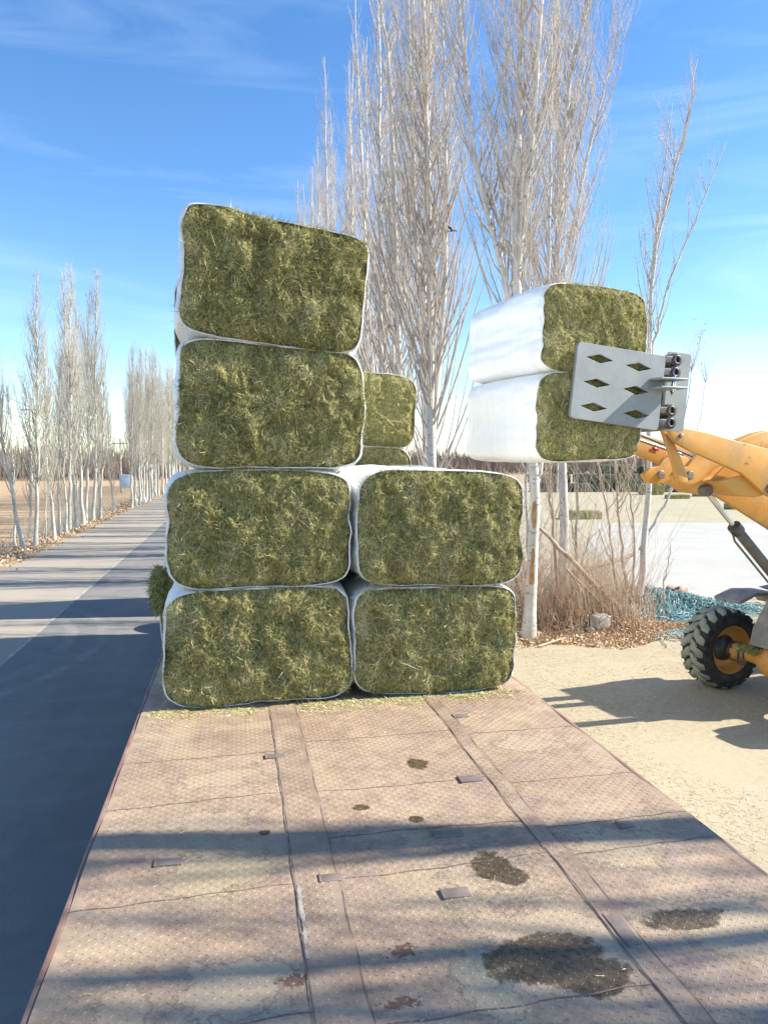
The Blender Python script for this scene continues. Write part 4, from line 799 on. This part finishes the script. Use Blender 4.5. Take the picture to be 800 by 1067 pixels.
# fallen logs
lgm = MB().tube(wander((5.1, 12.45, 1.72), (6.8, 12.35, 0.03), 10, .015, rng(3)), np.linspace(.03, .065, 10), 10); tag(obj('fallen_log', lgm, DRYST, smooth=True), 'long pale fallen log leaning down to the right through the dry brush', 'log', 'fallen wood in the brush patch')
lgm = MB().tube(wander((6.2, 13.3, 0.75), (7.7, 13.9, 1.0), 8, .015, rng(4)), np.linspace(.07, .04, 8), 8); tag(obj('fallen_log', lgm, BROWNW, smooth=True), 'short brown log lying above the turquoise netting behind the saplings', 'log', 'fallen wood in the brush patch')
lgm = MB().tube(wander((5.5, 12.1, 1.0), (6.5, 12.2, 0.05), 8, .02, rng(6)), np.linspace(.02, .04, 8), 8); tag(obj('fallen_branch', lgm, DRYST, smooth=True), 'thin fallen branch beneath the long log in the brush', 'branch', 'fallen wood in the brush patch')
lgm = MB().tube(wander((4.5, 10.9, .03), (5.1, 11.25, .05), 8, .01, rng(8)), np.linspace(.022, .012, 8), 8); tag(obj('fallen_branch', lgm, DRYST, smooth=True), 'short pale stick lying on the ground at the foot of the white barked poplar', 'branch', 'fallen wood in the brush patch')
# dry brush stems
def brush(name, n, cx, cy, sx, sy, hmax, seed, mat, lab_, r0=.004):
    g = rng(seed); s = MB()
    for _ in range(n):
        x, y = cx+g.uniform(-1, 1)*sx, cy+np.clip(g.normal(0, .5), -1, 1)*sy; L = g.uniform(0.25, 1)*hmax
        P = branch(s, (x, y, 0), g.random()*6.28, R(g.uniform(0, 35)), R(g.uniform(0, 50)), L, r0*g.uniform(.6, 1.5), 5, g, 3, .12)
        for _k in range(3): branch(s, P[g.integers(1, 5)], g.random()*6.28, R(g.uniform(15, 60)), R(30), L*.35, r0*.6, 3, g, 3, .1)
    o = obj(name, s, mat); kind(o, 'stuff', lab_, 'brush'); return o
brush('dry_brush', 850, 5.75, 12.5, 1.1, 1.0, 1.5, 61, DRYST, 'tangled dry brown brush stems at the foot of the poplars')
brush('dry_brush', 260, 5.9, 12.4, 1.2, .9, 1.15, 66, two('red_brown_stem_bark', (0.50, 0.31, 0.20), (0.34, 0.19, 0.12), 4, .9), 'reddish brown dead stems and weeds mixed through the brush', .0065)
brush('dry_brush', 260, 5.9, 14.0, 1.3, 2.0, 2.9, 62, TWIG, 'thin upright bare shoots behind the brush patch', .006)
brush('dry_brush', 700, 5.2, 19.5, 1.5, 7, 2.4, 63, TWIG, 'bare undergrowth along the foot of the poplar row', .007)
brush('dry_brush', 500, -6.9, 36, .5, 12, 1.3, 64, TWIGG, 'dry weeds along the left roadside poplars', .008)
# leaf litter
lm = NM('dead_leaves', .85, spec=.2); t = lm.attr('tone'); r = lm.n('ShaderNodeValToRGB'); lm.lk(t, r.inputs[0]); e = r.color_ramp.elements
e[0].color = (.22, .12, .06, 1); e[1].color = (.72, .64, .52, 1); k = e.new(.4); k.color = (.50, .33, .19, 1); k = e.new(.7); k.color = (.62, .46, .29, 1); lm.color(r.outputs[0]); LEAF = lm.m
def leaves(name, n, fn, seed, size, lab_, mat, cat):
    g = rng(seed); P = fn(g, n); n = len(P); a = g.normal(0, 1, (n, 3)); a /= np.linalg.norm(a, axis=1)[:, None]; b = np.cross(a, g.normal(0, 1, (n, 3))); b /= np.linalg.norm(b, axis=1)[:, None]
    s = g.uniform(.4, 1, n)[:, None]*size; m_ = MB(); nn = np.cross(a, b)*s*.3
    m_.quads(np.stack([P-a*s, P+b*s*.6+nn, P+a*s, P-b*s*.6+nn], 1), 0, np.clip(g.normal(.6, .2, n), 0, 1)); o = obj(name, m_, [mat], tone=True); kind(o, 'stuff', lab_, cat); return o
def leafpts(g, n):
    x = g.normal(6.2, 1.25, n); y = g.normal(11.95, .68, n); hp = .28*np.exp(-((x-5.9)/.9)**2-((y-12.3)/.6)**2); sel = (y > 10.8+.25*np.sin(x*3)) & (x > 3.9) & (x < 9.0); return np.column_stack([x, y, hp*g.random(n)**.6+.015])[sel]
leaves('leaf_litter', 30000, leafpts, 71, .035, 'brown and buff dead leaves heaped under the dry brush', LEAF, 'dead leaves')
def lv2(g, n):
    x = g.normal(-6.75, .35, n); y = g.uniform(20, 75, n); return np.column_stack([x, y, .02+.08*g.random(n)])
leaves('leaf_litter', 9000, lv2, 72, .07, 'pale dead leaves along the left road edge', LEAF, 'dead leaves')
def lv3(g, n):
    x = g.normal(4.4, .6, n); y = g.uniform(11, 32, n); return np.column_stack([x, y, .02+.05*g.random(n)])
leaves('leaf_litter', 9000, lv3, 74, .06, 'dead leaves under the right poplar row', LEAF, 'dead leaves')
# turquoise netting
NETT = NM('turquoise_net_twine', .7); t = NETT.attr('tone'); r = NETT.n('ShaderNodeValToRGB'); NETT.lk(t, r.inputs[0]); e = r.color_ramp.elements
e[0].color = (.04, .17, .16, 1); e[1].color = (.62, .66, .62, 1); k = e.new(.35); k.color = (.09, .27, .30, 1); k = e.new(.65); k.color = (.27, .42, .45, 1); NETT.color(r.outputs[0])
def netting(cx, cy, sx, sy, hh, n, seed, ang, lab_):
    g = rng(seed); s = MB(); ca, sa = math.cos(ang), math.sin(ang)
    for _ in range(n):
        u, v = g.normal(0, .45)*sx, g.normal(0, .45)*sy; P = [(cx+u*ca-v*sa, cy+u*sa+v*ca)]
        d = g.random()*6.28; pts = []; x, y = P[0]; L = g.uniform(.25, .9)
        for k in range(7):
            d += g.normal(0, .7); x += math.cos(d)*L/7; y += math.sin(d)*L/7; uu = ((x-cx)*ca+(y-cy)*sa)/sx; vv = (-(x-cx)*sa+(y-cy)*ca)/sy
            pts.append((x, y, .02+hh*math.exp(-2.2*(uu*uu+vv*vv))*g.random()))
        s.tube(pts, g.uniform(.003, .009), 4, caps=False, tone=np.clip(g.normal(.5, .25), 0, 1))
    o = obj('twine_netting', s, [NETT.m], tone=True); kind(o, 'stuff', lab_, 'netting')
netting(7.5, 13.5, 2.6, .75, .45, 1900, 81, R(-16), 'turquoise baling twine and netting heaped beside the concrete pad')
netting(7.2, 12.7, 1.0, .40, .45, 900, 82, R(-5), 'turquoise twine caught in the brush behind the fallen log')
netting(6.85, 14.6, .35, .25, .45, 260, 83, 0, 'small dark green twine heap behind the brush at the pad corner')
netting(7.1, 11.4, .5, .18, .03, 90, 84, R(10), 'loose pale blue twine lying on the yard near the loader wheel')
# rubble block and rubbish
bm_ = MB().box((5.93, 11.72, .17), (.30, .18, .24), rz=.3, rx=.15).box((5.72, 11.65, .06), (.16, .14, .10), rz=.9)
tag(obj('concrete_block', bm_, two('pale_rubble', (.55, .55, .52), (.42, .41, .38), 9, .9, bs=.6, bd=.02), bevel=.02), 'broken pale concrete block lying in the leaves under the fallen log', 'block')
rg = MB().box((7.05, 11.0, .02), (.2, .1, .02), rz=.4); tag(obj('scrap', rg, two('faded_red_scrap', (.45, .12, .08), (.4, .2, .14), 9, .9), bevel=.006), 'small faded red scrap on the ground at the leaf edge', 'scrap')
g = rng(33); rg = MB()
for _ in range(6): rg.box((8.75+g.normal(0, .12), 14.1+g.normal(0, .06), .16+g.random()*.08), (.3, .2, .12), rz=g.random()*3, rx=g.normal(0, .3))
tag(obj('rubble_pile', rg, BROWNW, bevel=.03), 'small dark rubble heap on top of the turquoise netting', 'rubble')

# ------------------------------------------------------------------ far stack and field bales
FB = make_bale(1.9, 1.0, 1.2, 51, 2500, 0.0, 'hay bales in the long far stack', 'grey green bale of the long far stack, bottom layer, first from its left end', warm=-.1)
g = rng(17); first = True
ug = MB().box((0, 0, 0), (1, 1, 1))
for lev in range(3):
    for q in range(17):
        x = 27.2+q*1.93+g.normal(0, .08)+lev*.4; y = 65.5-0.17*(q*1.93)+g.normal(0, .25)+.3*lev; z = .45+lev*.80+g.normal(0, .03)
        if lev == 2 and g.random() < .12: continue
        lb = 'grey green bale of the long far stack, %s layer, %s from its left end' % (('bottom', 'middle', 'top')[lev], ORD[q])
        if first: FB.location = (x, y, z); FB.rotation_euler = (0, 0, g.normal(0, .12)); first = False
        else:
            b = dup(FB, (x, y, z), g.normal(0, .12), (1, 1, .85), lb)
for ch in FB.children: pass
FHAY = two('weathered_hay_dark', (0.11, 0.11, 0.07), (0.20, 0.19, 0.12), 2.5, .95, bs=1, bd=.08, bsc=7)
for ch in FB.children:
    if ch.name.startswith('wrap'): 
        ch.data.materials.clear(); ch.data.materials.append(FHAY)
    else:
        ch.data.materials.clear(); ch.data.materials.append(FHAY); ch.data.materials.append(FHAY)
SBm = MB()
def block_hay(seed):
    me = make_bale(0.9, .42, .8, seed, 3500, 0.0, 'single hay bales lying on the stubble field', '', warm=.05)
    w_ = [c for c in me.children if c.name.startswith('wrap')][0]; h_ = [c for c in me.children if not c.name.startswith('wrap')][0]
    w_.data.materials.clear(); w_.data.materials.append(HAYB); w_.name = 'side'; return me
SB = block_hay(55); SB['label'] = 'low green hay bale at the far left corner of the concrete pad'; SB.location = (16.6, 34.6, .20); SB.scale = (2.0, 1.3, 1.1)
for (x, y, s_, lb) in ((38.0, 73.0, (2.3, 1.5, 1.3), 'hay bale close under the far stack, above the pad corner'), (34.2, 58.5, (1.9, 1.5, 2.2), 'square hay block standing on the field left of the boom cylinder'), (32.5, 52.0, (1.8, 1, .8), 'small hay bale low on the field beneath the loader boom'),
                      (36.5, 55.0, (1.4, 1, .9), 'small hay bale right of the standing hay block'), (29.2, 40.0, (1.9, 1, .9), 'flat hay bale at the far edge of the concrete pad right of the boom cylinder'), (6.9, 34.5, (.8, .8, .8), 'small hay bale behind the poplar row near its foot')):
    dup(SB, (x, y, .2*s_[2]), g.normal(0, .2), s_, lb)
# distant wood along the horizon
def far_wood(seed, n, xr, yr, hh, lab_):
    g = rng(seed); s = MB()
    x = g.uniform(*xr, n); y = g.uniform(*yr, n); h = hh*(.45+.55*fbm(np.column_stack([x*.06, 0*x, 0*x]), seed)*1.5)*g.uniform(.5, 1.1, n)
    a = g.normal(0, .12, n); B = np.column_stack([x, y, 0*x+h*g.uniform(0, .45, n)]); T = B+np.column_stack([a*h, 0*x, h*.7]); W = np.column_stack([0*x+.09*g.uniform(.4, 1.6, n), 0*x, 0*x])
    s.quads(np.stack([B-W, B+W, T+W*.3, T-W*.3], 1), 0); W2 = W[:, [1, 0, 2]]; s.quads(np.stack([B-W2, B+W2, T+W2*.3, T-W2*.3], 1), 0)
    kind(obj('distant_wood', s, two('distant_brown_wood', (.37, .29, .23), (.29, .23, .19), .2, .95)), 'stuff', lab_, 'distant wood')
far_wood(1, 12000, (-130, -9), (115, 160), 5.5, 'brown leafless wood on the left horizon')
far_wood(2, 16000, (8, 200), (150, 210), 5.0, 'brown leafless wood on the right horizon')
far_wood(3, 3000, (-9, 9), (300, 330), 6, 'brown leafless wood at the far end of the road')
# utility poles, wires, sign
def pole(x, y, h_, label, wires=None, r=.09):
    o = thing('utility_pole', label, 'pole', (x, y, 0), group='utility poles beyond the trees')
    obj('post', MB().tube([(0, 0, -.1), (0, 0, h_)], [r, r*.75], 10), BARKG, o); obj('crossarm', MB().box((0, 0, h_-.4), (1.4, .1, .1)), BROWNW, o)
pole(-10.0, 72, 4.8, 'thin utility pole in the gap between the left tree clumps'); pole(52, 58, 6.4, 'utility pole right of the view carrying two wires'); pole(28, 64, 6.3, 'utility pole behind the lifted bales carrying two wires'); pole(-16, 66, 7.3, 'utility pole beyond the left photo edge')
wi = MB()
for dz in (0, -.43):
    t = np.linspace(0, 1, 24)[:, None]; P = np.array([28, 64, 6.0+dz])*(1-t)+np.array([52, 58, 6.05+dz])*t; P[:, 2] -= 4*.45*(t*(1-t))[:, 0]; wi.tube(P, .014, 4)
tag(obj('power_line', wi, BLACK), 'pair of thin power lines above the loader boom', 'wire')
wi = MB()
for dz in (0, -1.0):
    t = np.linspace(0, 1, 24)[:, None]; P = np.array([-10.0, 72, 4.7+dz*.6])*(1-t)+np.array([-14, 38, 7.6+dz])*t; P[:, 2] -= 4*.3*(t*(1-t))[:, 0]; wi.tube(P, .016, 4)
tag(obj('power_line', wi, BLACK), 'power lines crossing the left edge of the photo among the trees', 'wire'); pole(-14, 38, 7.8, 'utility pole just outside the left photo edge')
sg = thing('sign_board', 'small pale blue sign board on posts between the left tree clumps', 'sign', (-9.3, 70, 0))
obj('board', MB().box((0, 0, 1.1), (1.1, .06, 1.1)), two('pale_blue_sign', (.50, .62, .75), (.45, .58, .72), 3, .5, bs=0), sg, bevel=.01)
for s_ in (-.4, .4): obj('post', MB().box((s_, .05, .3), (.06, .05, .7)), STEEL, sg)
# bird
bd = MB(); bx, by, bz = 0, 0, 0
bd.lathe([(-.10, .004), (-.07, .022), (-.02, .036), (.03, .034), (.06, .02), (.085, .024), (.105, .014), (.13, .002)], (0, 0, 0), 'x', 14)
bd.add([(-.10, -.012, 0), (-.10, .012, 0), (-.22, .035, .005), (-.22, -.035, .005)], [(0, 1, 2, 3), (3, 2, 1, 0)])
for s_ in (-1, 1): bd.add([(.04, .02*s_, .01), (-.05, .02*s_, .01), (-.07, .14*s_, .045), (-.02, .21*s_, .06), (.05, .13*s_, .05)], [(0, 1, 2, 3, 4), (4, 3, 2, 1, 0)])
b_ = obj('bird', bd, BLACK, smooth=True); tag(b_, 'small dark bird flying in front of the poplars', 'bird'); b_.location = (3.99, 14, 7.09); b_.rotation_euler = (R(35), R(-20), R(30))
b_.scale = (.6,)*3
